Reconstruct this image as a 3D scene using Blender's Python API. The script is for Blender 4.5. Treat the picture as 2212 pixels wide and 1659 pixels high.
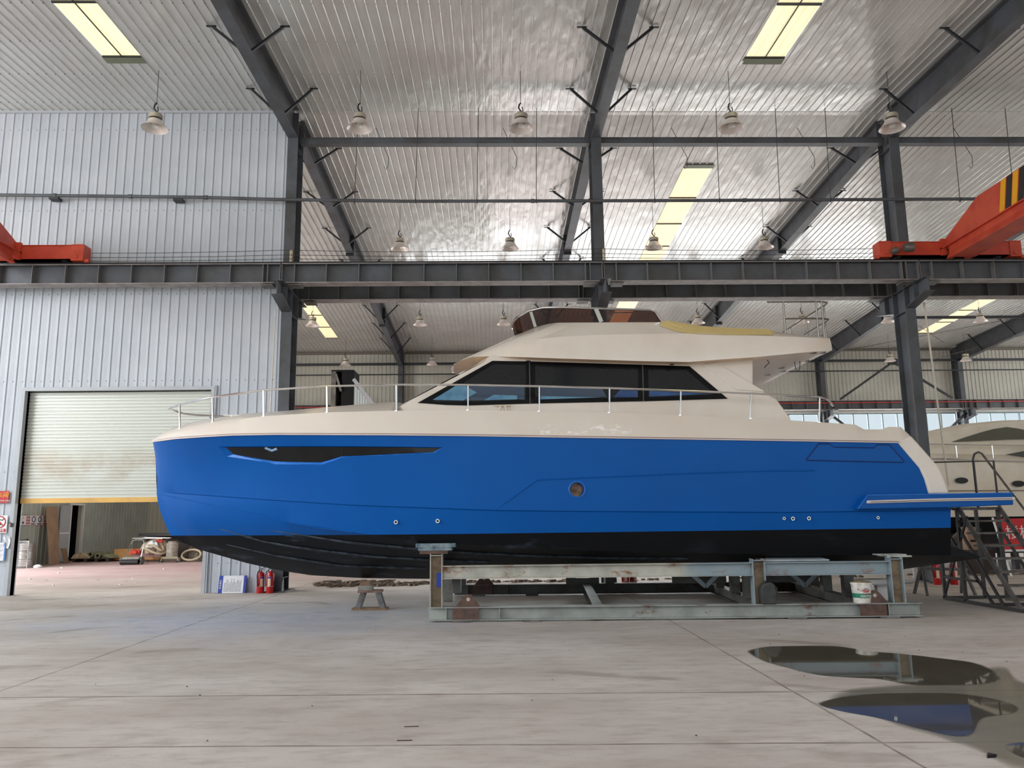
import bpy, bmesh, math, random
import numpy as np
from mathutils import Vector, Matrix
from mathutils.bvhtree import BVHTree

for o in list(bpy.data.objects): bpy.data.objects.remove(o, do_unlink=True)
S = bpy.context.scene
COL = S.collection
random.seed(7)
R = math.radians
PI = math.pi

# ------------------------------------------------------------------ camera
FPX = 1715.0; YAW = R(1.38); PIT = R(9.66); ROL = R(-.70); EYE = 1.55
def cam_axes():
    cy, sy, cp, sp = math.cos(YAW), math.sin(YAW), math.cos(PIT), math.sin(PIT)
    f = np.array([sy*cp, cy*cp, sp]); r = np.array([cy, -sy, 0]); u = np.cross(r, f)
    c, s = math.cos(ROL), math.sin(ROL)
    return np.array([c*r+s*u, -s*r+c*u, f])
CM = cam_axes()
cd = bpy.data.cameras.new('camera'); cam = bpy.data.objects.new('camera', cd); COL.objects.link(cam)
cd.sensor_width = 36; cd.lens = 36*FPX/2212; cd.clip_end = 500
r_, u_, f_ = [Vector(v) for v in CM]
m3 = Matrix((r_, u_, -f_)).transposed()
cam.matrix_world = Matrix.Translation((0, 0, EYE)) @ m3.to_4x4()
S.camera = cam

# ------------------------------------------------------------------ light
w = bpy.data.worlds.new('world'); S.world = w; w.use_nodes = True
nt = w.node_tree; nt.nodes.clear()
bg = nt.nodes.new('ShaderNodeBackground'); wo = nt.nodes.new('ShaderNodeOutputWorld')
tc = nt.nodes.new('ShaderNodeTexCoord'); sx = nt.nodes.new('ShaderNodeSeparateXYZ'); cr = nt.nodes.new('ShaderNodeValToRGB')
nt.links.new(tc.outputs['Generated'], sx.inputs[0]); nt.links.new(sx.outputs['Z'], cr.inputs[0])
cr.color_ramp.elements[0].position = 0.0; cr.color_ramp.elements[0].color = (.86, .94, 1, 1)
cr.color_ramp.elements[1].position = .6; cr.color_ramp.elements[1].color = (.62, .78, 1, 1)
nt.links.new(cr.outputs[0], bg.inputs[0]); nt.links.new(bg.outputs[0], wo.inputs[0])
bg.inputs[1].default_value = 1.1
def area(name, loc, rot, sx_, sy_, power, col=(1, 1, 1)):
    l = bpy.data.lights.new(name, 'AREA'); l.shape = 'RECTANGLE'; l.size = sx_; l.size_y = sy_
    l.energy = power; l.color = col
    o = bpy.data.objects.new(name, l); COL.objects.link(o); o.location = loc; o.rotation_euler = rot
    return o
# daylight: sky seen through the open front (behind the camera), the open left end, the far windows; fill added at the far doors, right end and end wall
area('daylight_front', (0, -11, 10.5), (R(58), 0, 0), 44, 12, 2500, (1, .98, .96))
area('daylight_left', (-24, 4, 8.5), (R(62), 0, R(-90)), 18, 9, 5600, (.93, .97, 1))
area('daylight_fill_back', (9, 45.5, 5.5), (R(72), 0, R(180)), 34, 10, 8000, (.96, .99, 1))  # daylight of the far windows, strengthened through an added unseen door opening
area('fill_right', (37.5, 28, 6.5), (R(62), 0, R(90)), 16, 10, 1700, (1, .99, .97))  # fill lamp added outside the right end to brighten the far bay
area('fill_far_left', (-20.5, 24.6, 5.2), (R(97), 0, R(-90)), 9, 8.5, 3200, (1, .98, .97))  # fill lamp added outside the unseen end-wall opening to brighten the far bay
sl = bpy.data.lights.new('sun', 'SUN'); sl.energy = 4.5; sl.angle = R(1); sl.color = (1, .98, .95)
sun = bpy.data.objects.new('sun', sl); COL.objects.link(sun); sun.rotation_euler = (R(22), 0, 0)
S.view_settings.view_transform = 'Standard'; S.view_settings.look = 'None'
S.view_settings.exposure = -0.32; S.view_settings.gamma = 1; S.view_settings.use_curve_mapping = False

# ------------------------------------------------------------------ sight helpers: a point seen in the photo, at a known depth / height
def ray(px, py): return CM.T @ np.array([(px-1106)/FPX, -(py-829.5)/FPX, 1.0])
def atY(px, py, Y):
    d = ray(px, py); t = Y/d[1]; return (t*d[0], Y, EYE+t*d[2])
def atX(px, py, X):
    d = ray(px, py); t = X/d[0]; return (X, t*d[1], EYE+t*d[2])
def atZ(px, py, Z=0):
    d = ray(px, py); t = (Z-EYE)/d[2]; return (t*d[0], t*d[1], Z)
def proj(x, y, z):
    q = CM @ np.array([x, y, z-EYE]); return 1106+FPX*q[0]/q[2], 829.5-FPX*q[1]/q[2]
def roof_z(Y): return 11.67-.05*abs(Y-18.7)

# ------------------------------------------------------------------ materials
def lin(c):
    out = []
    for v in c:
        v /= 255.0
        out.append(v/12.92 if v <= .04045 else ((v+.055)/1.055)**2.4)
    return tuple(out)+(1.0,)
MATS = {}
class NB:
    def __init__(s, name):
        s.m = bpy.data.materials.new(name); s.m.use_nodes = True; s.t = s.m.node_tree; s.t.nodes.clear()
        s.out = s.n('ShaderNodeOutputMaterial'); s.b = s.n('ShaderNodeBsdfPrincipled'); s.l(s.b.outputs[0], s.out.inputs[0])
        s.geo = None
    def n(s, k, **kw):
        x = s.t.nodes.new(k)
        for a, b in kw.items(): setattr(x, a, b)
        return x
    def l(s, a, b): s.t.links.new(a, b)
    def pos(s):
        if not s.geo: s.geo = s.n('ShaderNodeNewGeometry')
        return s.geo.outputs['Position']
    def xyz(s):
        x = s.n('ShaderNodeSeparateXYZ'); s.l(s.pos(), x.inputs[0]); return x.outputs
    def noise(s, scale, detail=4, rough=.55, vec=None, stretch=None):
        v = vec or s.pos()
        if stretch:
            mp = s.n('ShaderNodeMapping'); mp.inputs['Scale'].default_value = stretch; s.l(v, mp.inputs[0]); v = mp.outputs[0]
        x = s.n('ShaderNodeTexNoise'); x.inputs['Scale'].default_value = scale; x.inputs['Detail'].default_value = detail
        x.inputs['Roughness'].default_value = rough; s.l(v, x.inputs['Vector']); return x.outputs['Fac']
    def ramp(s, fac, a, b, ca=(0, 0, 0, 1), cb=(1, 1, 1, 1)):
        x = s.n('ShaderNodeValToRGB'); x.color_ramp.elements[0].position = a; x.color_ramp.elements[1].position = b
        x.color_ramp.elements[0].color = ca; x.color_ramp.elements[1].color = cb; s.l(fac, x.inputs[0]); return x.outputs[0]
    def mix(s, fac, a, b, mode='MIX'):
        x = s.n('ShaderNodeMix', data_type='RGBA', blend_type=mode)
        for v, i in ((fac, 0), (a, 6), (b, 7)):
            if hasattr(v, 'is_linked') or hasattr(v, 'node'): s.l(v, x.inputs[i])
            else: x.inputs[i].default_value = v
        return x.outputs[2]
    def math(s, op, a, b=None, c=None):
        x = s.n('ShaderNodeMath', operation=op)
        for i, v in enumerate((a, b, c)):
            if v is None: continue
            if hasattr(v, 'node'): s.l(v, x.inputs[i])
            else: x.inputs[i].default_value = v
        return x.outputs[0]
    def bump(s, h, strength=.2, dist=.02):
        x = s.n('ShaderNodeBump'); x.inputs['Strength'].default_value = strength; x.inputs['Distance'].default_value = dist
        s.l(h, x.inputs['Height']); s.l(x.outputs[0], s.b.inputs['Normal']); return x
    def set(s, **kw):
        for k, v in kw.items():
            i = s.b.inputs[k.replace('_', ' ')]
            if hasattr(v, 'node'): s.l(v, i)
            else: i.default_value = v
def mk(name, rgb, rough=.5, metal=0, rgb2=None, scale=3, lo=.4, hi=.65, spec=.5, bump=0, bscale=60, stretch=None, coat=0, emit=0, amount=1):
    if name in MATS: return MATS[name]
    b = NB(name); c = lin(rgb)
    if rgb2 is None:
        col = b.mix(b.ramp(b.noise(scale, stretch=stretch), .3, .75), tuple(v*.93 for v in c[:3])+(1,), tuple(min(1, v*1.05) for v in c[:3])+(1,))
    else:
        col = b.mix(b.math('MULTIPLY', b.ramp(b.noise(scale, 6, .6, stretch=stretch), lo, hi), amount), c, lin(rgb2))
    b.set(Base_Color=col, Roughness=rough, Metallic=metal, Specular_IOR_Level=spec)
    if coat: b.set(Coat_Weight=coat, Coat_Roughness=.08)
    if bump: b.bump(b.noise(bscale, 3), bump, .01)
    if emit: b.set(Emission_Color=c, Emission_Strength=emit)
    MATS[name] = b.m; return b.m

STEEL = mk('grey_painted_steel', (84, 88, 94), .5, rgb2=(70, 70, 70), scale=1.6, bump=.05)
STEELD = mk('dusty_steel', (120, 118, 114), .6, rgb2=(82, 76, 72), scale=3, lo=.35, hi=.6)
DUSTF = mk('pale_dusty_flange', (158, 152, 150), .6, rgb2=(130, 122, 118), scale=3)
DUSTS = mk('stiffener_paint', (118, 116, 114), .55)
BRACE = mk('dark_brace_paint', (38, 41, 46), .5)
RED = mk('orange_red_crane_paint', (206, 82, 56), .45, rgb2=(186, 64, 46), scale=2)
ALU = mk('spun_aluminium', (232, 224, 218), .35, metal=.3)
ALUB = mk('lamp_housing_metal', (190, 182, 166), .42, metal=.6)
RUBBER = mk('black_rubber', (24, 24, 26), .6)
WIRE = mk('thin_wire_metal', (70, 70, 70), .5, metal=.3)
CHROME = mk('polished_stainless', (225, 225, 225), .12, metal=1)
GEL = mk('cream_gelcoat', (222, 213, 201), .28, rgb2=(212, 201, 187), scale=.8, coat=.2)
GELU = mk('cream_gelcoat_warm_shade', (226, 196, 164), .5)  # same cream gelcoat, with the warm shade of the underside put into its colour
def scuff_gel():
    b = NB('cream_gelcoat_scuffed'); o3 = b.xyz()
    col = b.mix(b.ramp(b.noise(.8), .3, .75), lin((222, 213, 201)), lin((212, 201, 187)))
    mx_ = b.ramp(b.math('ABSOLUTE', b.math('SUBTRACT', o3['X'], 1.4)), .6, 1.3, (1, 1, 1, 1), (0, 0, 0, 1))
    mz_ = b.ramp(b.math('ABSOLUTE', b.math('SUBTRACT', o3['Z'], 2.94)), .04, .1, (1, 1, 1, 1), (0, 0, 0, 1))
    nn = b.ramp(b.noise(4.5, 6, .65, stretch=(1, 1, 2)), .54, .62)
    b.set(Base_Color=b.mix(b.math('MULTIPLY', b.math('MULTIPLY', mx_, mz_), b.math('MULTIPLY', nn, .75)), col, lin((252, 248, 244))), Roughness=.28, Coat_Weight=.2, Coat_Roughness=.08); return b.m
GELS = scuff_gel()
FOAM = mk('tan_masking_foam', (212, 190, 128), .7, bump=.1)
GLASSB = mk('black_window_surround', (3, 4, 5), .3, spec=.15)
WHITE = mk('white_plastic', (235, 235, 232), .4)
BLUEP = mk('blue_paint_stripe', (20, 60, 160), .4)
BLACKP = mk('black_plastic', (20, 20, 22), .4)
WOOD = mk('weathered_wood', (150, 120, 92), .8, rgb2=(98, 78, 60), scale=8, stretch=(1, 6, 6))
CARD = mk('brown_cardboard', (166, 138, 114), .85, rgb2=(150, 122, 98), scale=2)
EXTRED = mk('extinguisher_red', (190, 24, 30), .28, coat=.3)
PAPER = mk('white_paper', (232, 232, 236), .7)
YEL = mk('yellow_edge_paint', (226, 178, 92), .5, rgb2=(206, 160, 84), scale=2)
HAZY = mk('hazard_yellow', (236, 170, 20), .45)
HAZB = mk('hazard_black', (30, 28, 28), .45)
DRUMM = mk('galvanised_drum_metal', (180, 182, 180), .3, metal=.8)
DIRT = mk('dusty_rubble', (120, 105, 88), .95, rgb2=(86, 72, 58), scale=20)
CLOTH = mk('beige_heaped_cloth', (196, 176, 150), .9, rgb2=(150, 132, 110), scale=6, bump=.4, bscale=12)
TRIM = mk('grey_sheet_trim', (176, 180, 184), .45)
DARKIN = mk('dark_interior', (14, 15, 18), .9)

def sheet_mat(name, rgb, rough, metal=0.0, bumps=.25, rgb2=None, wscale=.8, screws=None, streak=(1, 1, 1), coat=0):
    b = NB(name); c = lin(rgb); c2 = lin(rgb2) if rgb2 else tuple(v*.86 for v in c[:3])+(1,)
    col = b.mix(b.ramp(b.noise(wscale, 5, .6), .35, .7), c, c2)
    if screws:
        ax, pitch, off, ay, py, offy = screws
        o = b.xyz(); u = b.math('FRACT', b.math('DIVIDE', b.math('ADD', o[ax], off), pitch)); v = b.math('FRACT', b.math('DIVIDE', b.math('ADD', o[ay], offy), py))
        du = b.math('MULTIPLY', b.math('SUBTRACT', u, .5), pitch); dv = b.math('MULTIPLY', b.math('SUBTRACT', v, .5), py)
        d = b.math('SQRT', b.math('ADD', b.math('MULTIPLY', du, du), b.math('MULTIPLY', dv, dv)))
        col = b.mix(b.ramp(d, .008, .014, (1, 1, 1, 1), (0, 0, 0, 1)), col, lin((70, 70, 70)))
    b.set(Base_Color=col, Roughness=rough, Metallic=metal)
    if coat: b.set(Coat_Weight=coat, Coat_Roughness=.1)
    b.bump(b.noise(2.2, 2, .4, stretch=streak), bumps, .05)
    return b.m
CEIL = sheet_mat('glossy_white_liner_sheet', (214, 215, 212), .24, .22, .6, rgb2=(202, 201, 196), screws=('X', .205, .06, 'Y', 1.35, .2), streak=(2.6, .7, 1), coat=.6)
WALLS = sheet_mat('light_grey_ribbed_wall_sheet', (192, 197, 203), .42, .0, .15, rgb2=(180, 186, 193), screws=('X', .215, .12, 'Z', 2.1, .4))
WALLF = sheet_mat('pale_ribbed_far_wall_sheet', (202, 200, 188), .5, .0, .1, screws=('X', .215, .12, 'Z', 1.6, .2))
SHUT = None
b = NB('galvanised_roller_shutter'); c = lin((204, 206, 196))
o3 = b.xyz()
st = b.math('MULTIPLY', b.ramp(b.noise(1.0, 6, .6, stretch=(1.2, 1, 1.5)), .42, .62), b.ramp(b.math('ABSOLUTE', b.math('SUBTRACT', o3['Z'], 2.85)), .1, .55, (1, 1, 1, 1), (0, 0, 0, 1)))
b.set(Base_Color=b.mix(b.math('MULTIPLY', st, .5), c, lin((170, 148, 126))), Roughness=.33, Metallic=.25); SHUT = b.m

# floor: dusty pale concrete with joints, stains, red tinted dust in the far bay
b = NB('dusty_concrete_floor'); o3 = b.xyz(); P = b.pos()
c0 = b.mix(b.ramp(b.noise(.55, 8, .62, stretch=(.5, 1, 1)), .35, .7), lin((208, 201, 194)), lin((174, 164, 153)))
c0 = b.mix(b.math('MULTIPLY', b.ramp(b.noise(7, 8, .7, stretch=(.35, 1, 1)), .48, .7), .55), c0, lin((150, 138, 126)))
# bluish sanding dust round the bow
dx = b.math('DIVIDE', b.math('ADD', o3['X'], 4.0), 5.0); dy = b.math('DIVIDE', b.math('SUBTRACT', o3['Y'], 13.6), 2.8)
rr = b.math('SQRT', b.math('ADD', b.math('MULTIPLY', dx, dx), b.math('MULTIPLY', dy, dy)))
rr = b.math('ADD', rr, b.math('MULTIPLY', b.math('SUBTRACT', b.noise(.9, 4), .5), 1.2))
c0 = b.mix(b.math('MULTIPLY', b.ramp(rr, .3, 1.2, (1, 1, 1, 1), (0, 0, 0, 1)), .62), c0, lin((172, 180, 194)))
c0 = b.mix(b.math('MULTIPLY', b.math('MULTIPLY', b.ramp(rr, .2, .8, (1, 1, 1, 1), (0, 0, 0, 1)), b.ramp(b.noise(5, 7, .7, stretch=(.35, 1, 1)), .52, .66)), .6), c0, lin((96, 124, 160)))
# red primer dust beyond the columns
ry = b.ramp(b.math('DIVIDE', b.math('SUBTRACT', o3['Y'], 19.0), 8.0), 0, 1)
rx = b.ramp(b.math('DIVIDE', b.math('ADD', o3['X'], 4.0), 16.0), .0, 1, (1, 1, 1, 1), (.25, .25, .25, 1))
c0 = b.mix(b.math('MULTIPLY', b.math('MULTIPLY', ry, rx), b.math('ADD', .35, b.math('MULTIPLY', b.ramp(b.noise(.8, 7, .65, stretch=(.25, 1, 1)), .4, .65), .6))), c0, lin((200, 160, 162)))
# joints
def joint(val, at, wdt):
    d = b.math('ABSOLUTE', b.math('SUBTRACT', val, at)); return b.ramp(d, wdt, wdt*2.2, (1, 1, 1, 1), (0, 0, 0, 1))
wob = b.math('MULTIPLY', b.math('SUBTRACT', b.noise(1.4, 4), .5), .03)
Xn = b.math('ADD', o3['X'], wob); Yn = b.math('ADD', o3['Y'], b.math('ADD', wob, b.math('MULTIPLY', o3['X'], .047)))
js = joint(Xn, 2.66, .007)
for v in (joint(Xn, -4.7, .008), joint(Yn, 7.52, .011), joint(Yn, 5.88, .009), joint(Xn, 10.2, .008), joint(Yn, 18.2, .01)):
    js = b.math('MAXIMUM', js, v)
js = b.math('MULTIPLY', js, b.math('ADD', .45, b.math('MULTIPLY', b.ramp(b.noise(2.5, 4), .35, .6), .4)))
c0 = b.mix(js, c0, lin((112, 98, 88)))
# drag marks and specks
sp = b.ramp(b.noise(38, 2, .5), .74, .8); c0 = b.mix(b.math('MULTIPLY', sp, .6), c0, lin((104, 90, 80)))
wv = b.n('ShaderNodeTexWave', wave_type='RINGS', rings_direction='Z'); wv.inputs['Scale'].default_value = .13; wv.inputs['Distortion'].default_value = 9; wv.inputs['Detail'].default_value = 3
b.l(P, wv.inputs[0]); c0 = b.mix(b.math('MULTIPLY', b.math('MULTIPLY', b.ramp(wv.outputs['Fac'], .965, .99), b.ramp(b.noise(.7, 3), .5, .6)), .45), c0, lin((128, 114, 102)))
b.set(Base_Color=c0, Roughness=b.ramp(b.noise(1.2, 5), .3, .7, (.5, .5, .5, 1), (.75, .75, .75, 1)), Specular_IOR_Level=.3)
b.bump(b.noise(14, 8, .7), .25, .01); FLOOR = b.m

# hull paint: blue topsides above the waterline, black below
b = NB('blue_hull_and_black_bottom_paint'); o3 = b.xyz()
blue = b.mix(b.ramp(b.noise(.9, 4, .5), .3, .75), lin((0, 80, 156)), lin((0, 86, 164)))
dull = b.mix(b.ramp(b.noise(2.6, 6, .65), .55, .72), (0, 0, 0, 1), (.35, .35, .35, 1))
blue = b.mix(b.math('MULTIPLY', dull, b.ramp(b.math('ADD', b.math('ADD', o3['X'], 6.3), b.noise(2, 3)), .8, 1.9, (1, 1, 1, 1), (0, 0, 0, 1))), blue, lin((70, 130, 205)))
blk = b.mix(b.math('MULTIPLY', b.ramp(b.noise(3.2, 7, .65, stretch=(.4, 1, 1.4)), .56, .7), b.ramp(o3['X'], -1.5, 3.5, (.5, .5, .5, 1), (.06, .06, .06, 1))), lin((9, 11, 14)), lin((84, 98, 114)))
wl = b.ramp(b.math('SUBTRACT', o3['Z'], .83), .5, .502)
b.set(Base_Color=b.mix(wl, blk, blue), Roughness=b.mix(wl, (.4, .4, .4, 1), (.42, .42, .42, 1)), Specular_IOR_Level=.16)
HULL = b.m
BLUEH = mk('blue_hull_moulding', (0, 82, 158), .4, spec=.2)
BLUEL = mk('bright_blue_edge', (52, 122, 208), .4, rgb2=(30, 104, 196), scale=6)  # brighter blue paints the light caught on hull bevels and edges
BLACKB = mk('black_bottom_paint', (10, 12, 14), .4, spec=.2)
SCUFF = mk('chalky_scuffed_edge', (66, 76, 88), .6, rgb2=(20, 24, 30), scale=7, lo=.35, hi=.6)

def galv(name, rgb, rust, amt_lo, amt_hi, blue_from=None):
    b = NB(name); o3 = b.xyz()
    base = b.mix(b.ramp(b.noise(3, 5), .4, .65), lin(rgb), lin(tuple(int(v*.86) for v in rgb)))
    if blue_from is not None:
        base = b.mix(b.math('MULTIPLY', b.ramp(b.math('SUBTRACT', b.math('ADD', o3['X'], b.noise(1.2, 3)), blue_from), .4, .6), .8), base, lin((126, 146, 156)))
    col = b.mix(b.ramp(b.noise(2.3, 7, .7, stretch=(1, 1, 1.6)), amt_lo, amt_hi), base, lin(rust))
    b.set(Base_Color=col, Roughness=.55, Metallic=.15); b.bump(b.noise(40, 3), .1, .005); MATS[name] = b.m; return b.m
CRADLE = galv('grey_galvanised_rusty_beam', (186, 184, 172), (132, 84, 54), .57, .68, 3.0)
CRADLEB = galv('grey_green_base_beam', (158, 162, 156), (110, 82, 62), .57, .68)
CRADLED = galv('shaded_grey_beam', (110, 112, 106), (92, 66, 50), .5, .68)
POSTM = galv('rust_brown_post', (132, 116, 92), (96, 74, 54), .45, .62)

def emis(name, rgb, strength, stripes=None):
    b = NB(name); c = lin(rgb)
    o3 = b.xyz(); f = b.math('FRACT', b.math('DIVIDE', b.math('ADD', o3['X'], .02), .205))
    line = b.ramp(b.math('ABSOLUTE', b.math('SUBTRACT', f, .5)), .0, .08, (.72, .72, .72, 1), (1, 1, 1, 1))
    col = b.mix(b.ramp(b.noise(1.6, 4), .3, .7), c, tuple(v*.86 for v in c[:3])+(1,))
    col = b.mix(1.0, col, line, 'MULTIPLY')
    b.set(Base_Color=c, Roughness=.5, Emission_Color=col, Emission_Strength=strength); return b.m
SKYL = emis('yellowed_daylight_panel', (246, 233, 190), 1.2)
SKYLF = emis('warm_daylight_panel', (250, 228, 182), 1.25)

def glass(name, tint, mixv, rough=.05, base=(0, 0, 0)):
    m = bpy.data.materials.new(name); m.use_nodes = True; t = m.node_tree; t.nodes.clear()
    o = t.nodes.new('ShaderNodeOutputMaterial'); mx = t.nodes.new('ShaderNodeMixShader'); tr = t.nodes.new('ShaderNodeBsdfTransparent')
    pb = t.nodes.new('ShaderNodeBsdfPrincipled'); pb.inputs['Base Color'].default_value = lin(base); pb.inputs['Roughness'].default_value = rough
    nz = t.nodes.new('ShaderNodeTexNoise'); nz.inputs['Scale'].default_value = 2.2; bp = t.nodes.new('ShaderNodeBump'); bp.inputs['Strength'].default_value = .15; bp.inputs['Distance'].default_value = .05
    gg = t.nodes.new('ShaderNodeNewGeometry'); t.links.new(gg.outputs['Position'], nz.inputs['Vector']); t.links.new(nz.outputs['Fac'], bp.inputs['Height']); t.links.new(bp.outputs[0], pb.inputs['Normal'])
    tr.inputs[0].default_value = tint+(1,); mx.inputs[0].default_value = mixv
    t.links.new(tr.outputs[0], mx.inputs[1]); t.links.new(pb.outputs[0], mx.inputs[2]); t.links.new(mx.outputs[0], o.inputs[0]); return m
PANE = glass('dusty_window_pane', (.98, 1, 1), .07, .3, (232, 246, 246))
TINT = glass('brown_tinted_screen', (.24, .10, .06), .5, .06, (24, 12, 10))
DGLASS = mk('smoked_saloon_glass', (22, 25, 29), .1, spec=.35)
FILML = mk('pale_blue_protective_film', (92, 142, 168), .4, rgb2=(70, 118, 150), scale=4)
FILMB = mk('blue_protective_film', (24, 78, 140), .3, rgb2=(16, 54, 104), scale=3)
HGLASS = mk('dark_hull_window_glass', (12, 13, 15), .08, spec=.4)

# ------------------------------------------------------------------ mesh building
class MB:
    def __init__(s): s.bm = bmesh.new()
    def box(s, x0, x1, y0, y1, z0, z1):
        vs = [s.bm.verts.new((x, y, z)) for x in (x0, x1) for y in (y0, y1) for z in (z0, z1)]
        for f in ((0, 1, 3, 2), (4, 6, 7, 5), (0, 4, 5, 1), (2, 3, 7, 6), (0, 2, 6, 4), (1, 5, 7, 3)): s.bm.faces.new([vs[i] for i in f])
        return s
    def bar(s, p, q, w_, h_, up=(0, 0, 1)):
        p, q = Vector(p), Vector(q); d = (q-p).normalized(); up = Vector(up)
        if abs(d.dot(up)) > .98: up = Vector((0, 1, 0))
        a = d.cross(up).normalized(); c = a.cross(d).normalized()
        vs = []
        for e in (p, q):
            for i, j in ((-1, -1), (1, -1), (1, 1), (-1, 1)): vs.append(s.bm.verts.new(e+a*(i*w_/2)+c*(j*h_/2)))
        for i in range(4): s.bm.faces.new([vs[i], vs[(i+1) % 4], vs[4+(i+1) % 4], vs[4+i]])
        s.bm.faces.new(vs[3::-1]); s.bm.faces.new(vs[4:]); return s
    def tube(s, path, r, n=8, closed=False, cap=True):
        path = [Vector(p) for p in path]; rings = []; N = len(path); prev = None
        for i, p in enumerate(path):
            if closed: d = path[(i+1) % N]-path[i-1]
            else: d = path[min(i+1, N-1)]-path[max(i-1, 0)]
            d.normalize()
            if prev is None: a = d.orthogonal().normalized()
            else:
                a = prev-d*prev.dot(d)
                a = a.normalized() if a.length > 1e-6 else d.orthogonal().normalized()
            prev = a; c = d.cross(a)
            rr = r[i] if isinstance(r, (list, tuple)) else r
            rings.append([s.bm.verts.new(p+a*(rr*math.cos(2*PI*k/n))+c*(rr*math.sin(2*PI*k/n))) for k in range(n)])
        for i in range(N if closed else N-1):
            A, B = rings[i], rings[(i+1) % N]
            for k in range(n): s.bm.faces.new([A[k], A[(k+1) % n], B[(k+1) % n], B[k]])
        if cap and not closed: s.bm.faces.new(rings[0][::-1]); s.bm.faces.new(rings[-1])
        return s
    def lathe(s, prof, c=(0, 0, 0), n=24, axis='Z', cap=True):
        rings = []; c = Vector(c)
        for r, h in prof:
            ring = []
            for k in range(n):
                a = 2*PI*k/n; u, v = r*math.cos(a), r*math.sin(a)
                ring.append(s.bm.verts.new(c+(Vector((u, v, h)) if axis == 'Z' else Vector((u, h, v)) if axis == 'Y' else Vector((h, u, v)))))
            rings.append(ring)
        for A, B in zip(rings, rings[1:]):
            for k in range(n): s.bm.faces.new([A[k], A[(k+1) % n], B[(k+1) % n], B[k]])
        if cap: s.bm.faces.new(rings[0][::-1]); s.bm.faces.new(rings[-1])
        return s
    def prism(s, pts, vec):
        vec = Vector(vec); A = [s.bm.verts.new(p) for p in pts]; B = [s.bm.verts.new(Vector(p)+vec) for p in pts]; n = len(pts)
        s.bm.faces.new(A[::-1]); s.bm.faces.new(B)
        for i in range(n): s.bm.faces.new([A[i], A[(i+1) % n], B[(i+1) % n], B[i]])
        return s
    def grid(s, rows, closed=False):
        V = [[s.bm.verts.new(p) for p in r] for r in rows]
        for A, B in zip(V, V[1:]):
            n = len(A)
            for i in range(n if closed else n-1):
                j = (i+1) % n
                try: s.bm.faces.new([A[i], A[j], B[j], B[i]])
                except ValueError: pass
        return V
    def poly(s, pts):
        s.bm.faces.new([s.bm.verts.new(p) for p in pts]); return s
    def ibeam(s, p, q, h_, w_, tf=.014, tw=.01, up=(0, 0, 1)):
        p, q = Vector(p), Vector(q); d = (q-p).normalized(); up = Vector(up); a = d.cross(up).normalized(); c = a.cross(d).normalized()
        for k in (-1, 1): s.bar(p+c*(k*(h_-tf)/2), q+c*(k*(h_-tf)/2), w_, tf, up)
        s.bar(p, q, tw, h_-2*tf, up); return s
    def build(s, name, mat, parent=None, smooth=False, bevel=0, weld=True, flat_angle=35):
        if weld: bmesh.ops.remove_doubles(s.bm, verts=s.bm.verts, dist=1e-5)
        bmesh.ops.recalc_face_normals(s.bm, faces=s.bm.faces)
        me = bpy.data.meshes.new(name); s.bm.to_mesh(me); s.bm.free()
        ob = bpy.data.objects.new(name, me); COL.objects.link(ob)
        for m in (mat if isinstance(mat, (list, tuple)) else [mat]): me.materials.append(m)
        if smooth:
            me.polygons.foreach_set('use_smooth', [True]*len(me.polygons))
            try: me.set_sharp_from_angle(angle=R(flat_angle))
            except Exception: pass
        if bevel:
            md = ob.modifiers.new('bevel', 'BEVEL'); md.width = bevel; md.segments = 2; md.limit_method = 'ANGLE'
        if parent: ob.parent = parent
        return ob
def tag(o, label=None, cat=None, group=None, kind=None):
    if label: o['label'] = label
    if cat: o['category'] = cat
    if group: o['group'] = group
    if kind: o['kind'] = kind
    return o
def thing(name, label, cat, loc=(0, 0, 0), rz=0, group=None):
    o = bpy.data.objects.new(name, None); COL.objects.link(o); o.location = loc; o.rotation_euler = (0, 0, rz)
    o.empty_display_size = .1
    return tag(o, label, cat, group)
def dup(root, loc, rz=None, label=None, group=None):
    r = root.copy(); COL.objects.link(r); r.location = loc
    if rz is not None: r.rotation_euler = (0, 0, rz)
    if label: r['label'] = label
    if group: r['group'] = group
    for ch in [c for c in bpy.data.objects if c.parent == root]:
        c = ch.copy(); COL.objects.link(c); c.parent = r
        for g in [g for g in bpy.data.objects if g.parent == ch]:
            d = g.copy(); COL.objects.link(d); d.parent = c
    return r
def struct(o): o['kind'] = 'structure'; return o

def text(name, s, size, mat, loc, rot, parent=None, ext=.002, align='CENTER', sxy=(1, 1)):
    cu = bpy.data.curves.new(name, 'FONT'); cu.body = s; cu.size = size; cu.extrude = ext; cu.align_x = align; cu.align_y = 'CENTER'
    t = bpy.data.objects.new(name, cu); COL.objects.link(t)
    dg = bpy.context.evaluated_depsgraph_get(); me = bpy.data.meshes.new_from_object(t.evaluated_get(dg))
    bpy.data.objects.remove(t, do_unlink=True)
    ob = bpy.data.objects.new(name, me); COL.objects.link(ob); me.materials.clear(); me.materials.append(mat)
    ob.location = loc; ob.rotation_euler = rot; ob.scale = (sxy[0], sxy[1], 1)
    if parent: ob.parent = parent
    return ob

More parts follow.
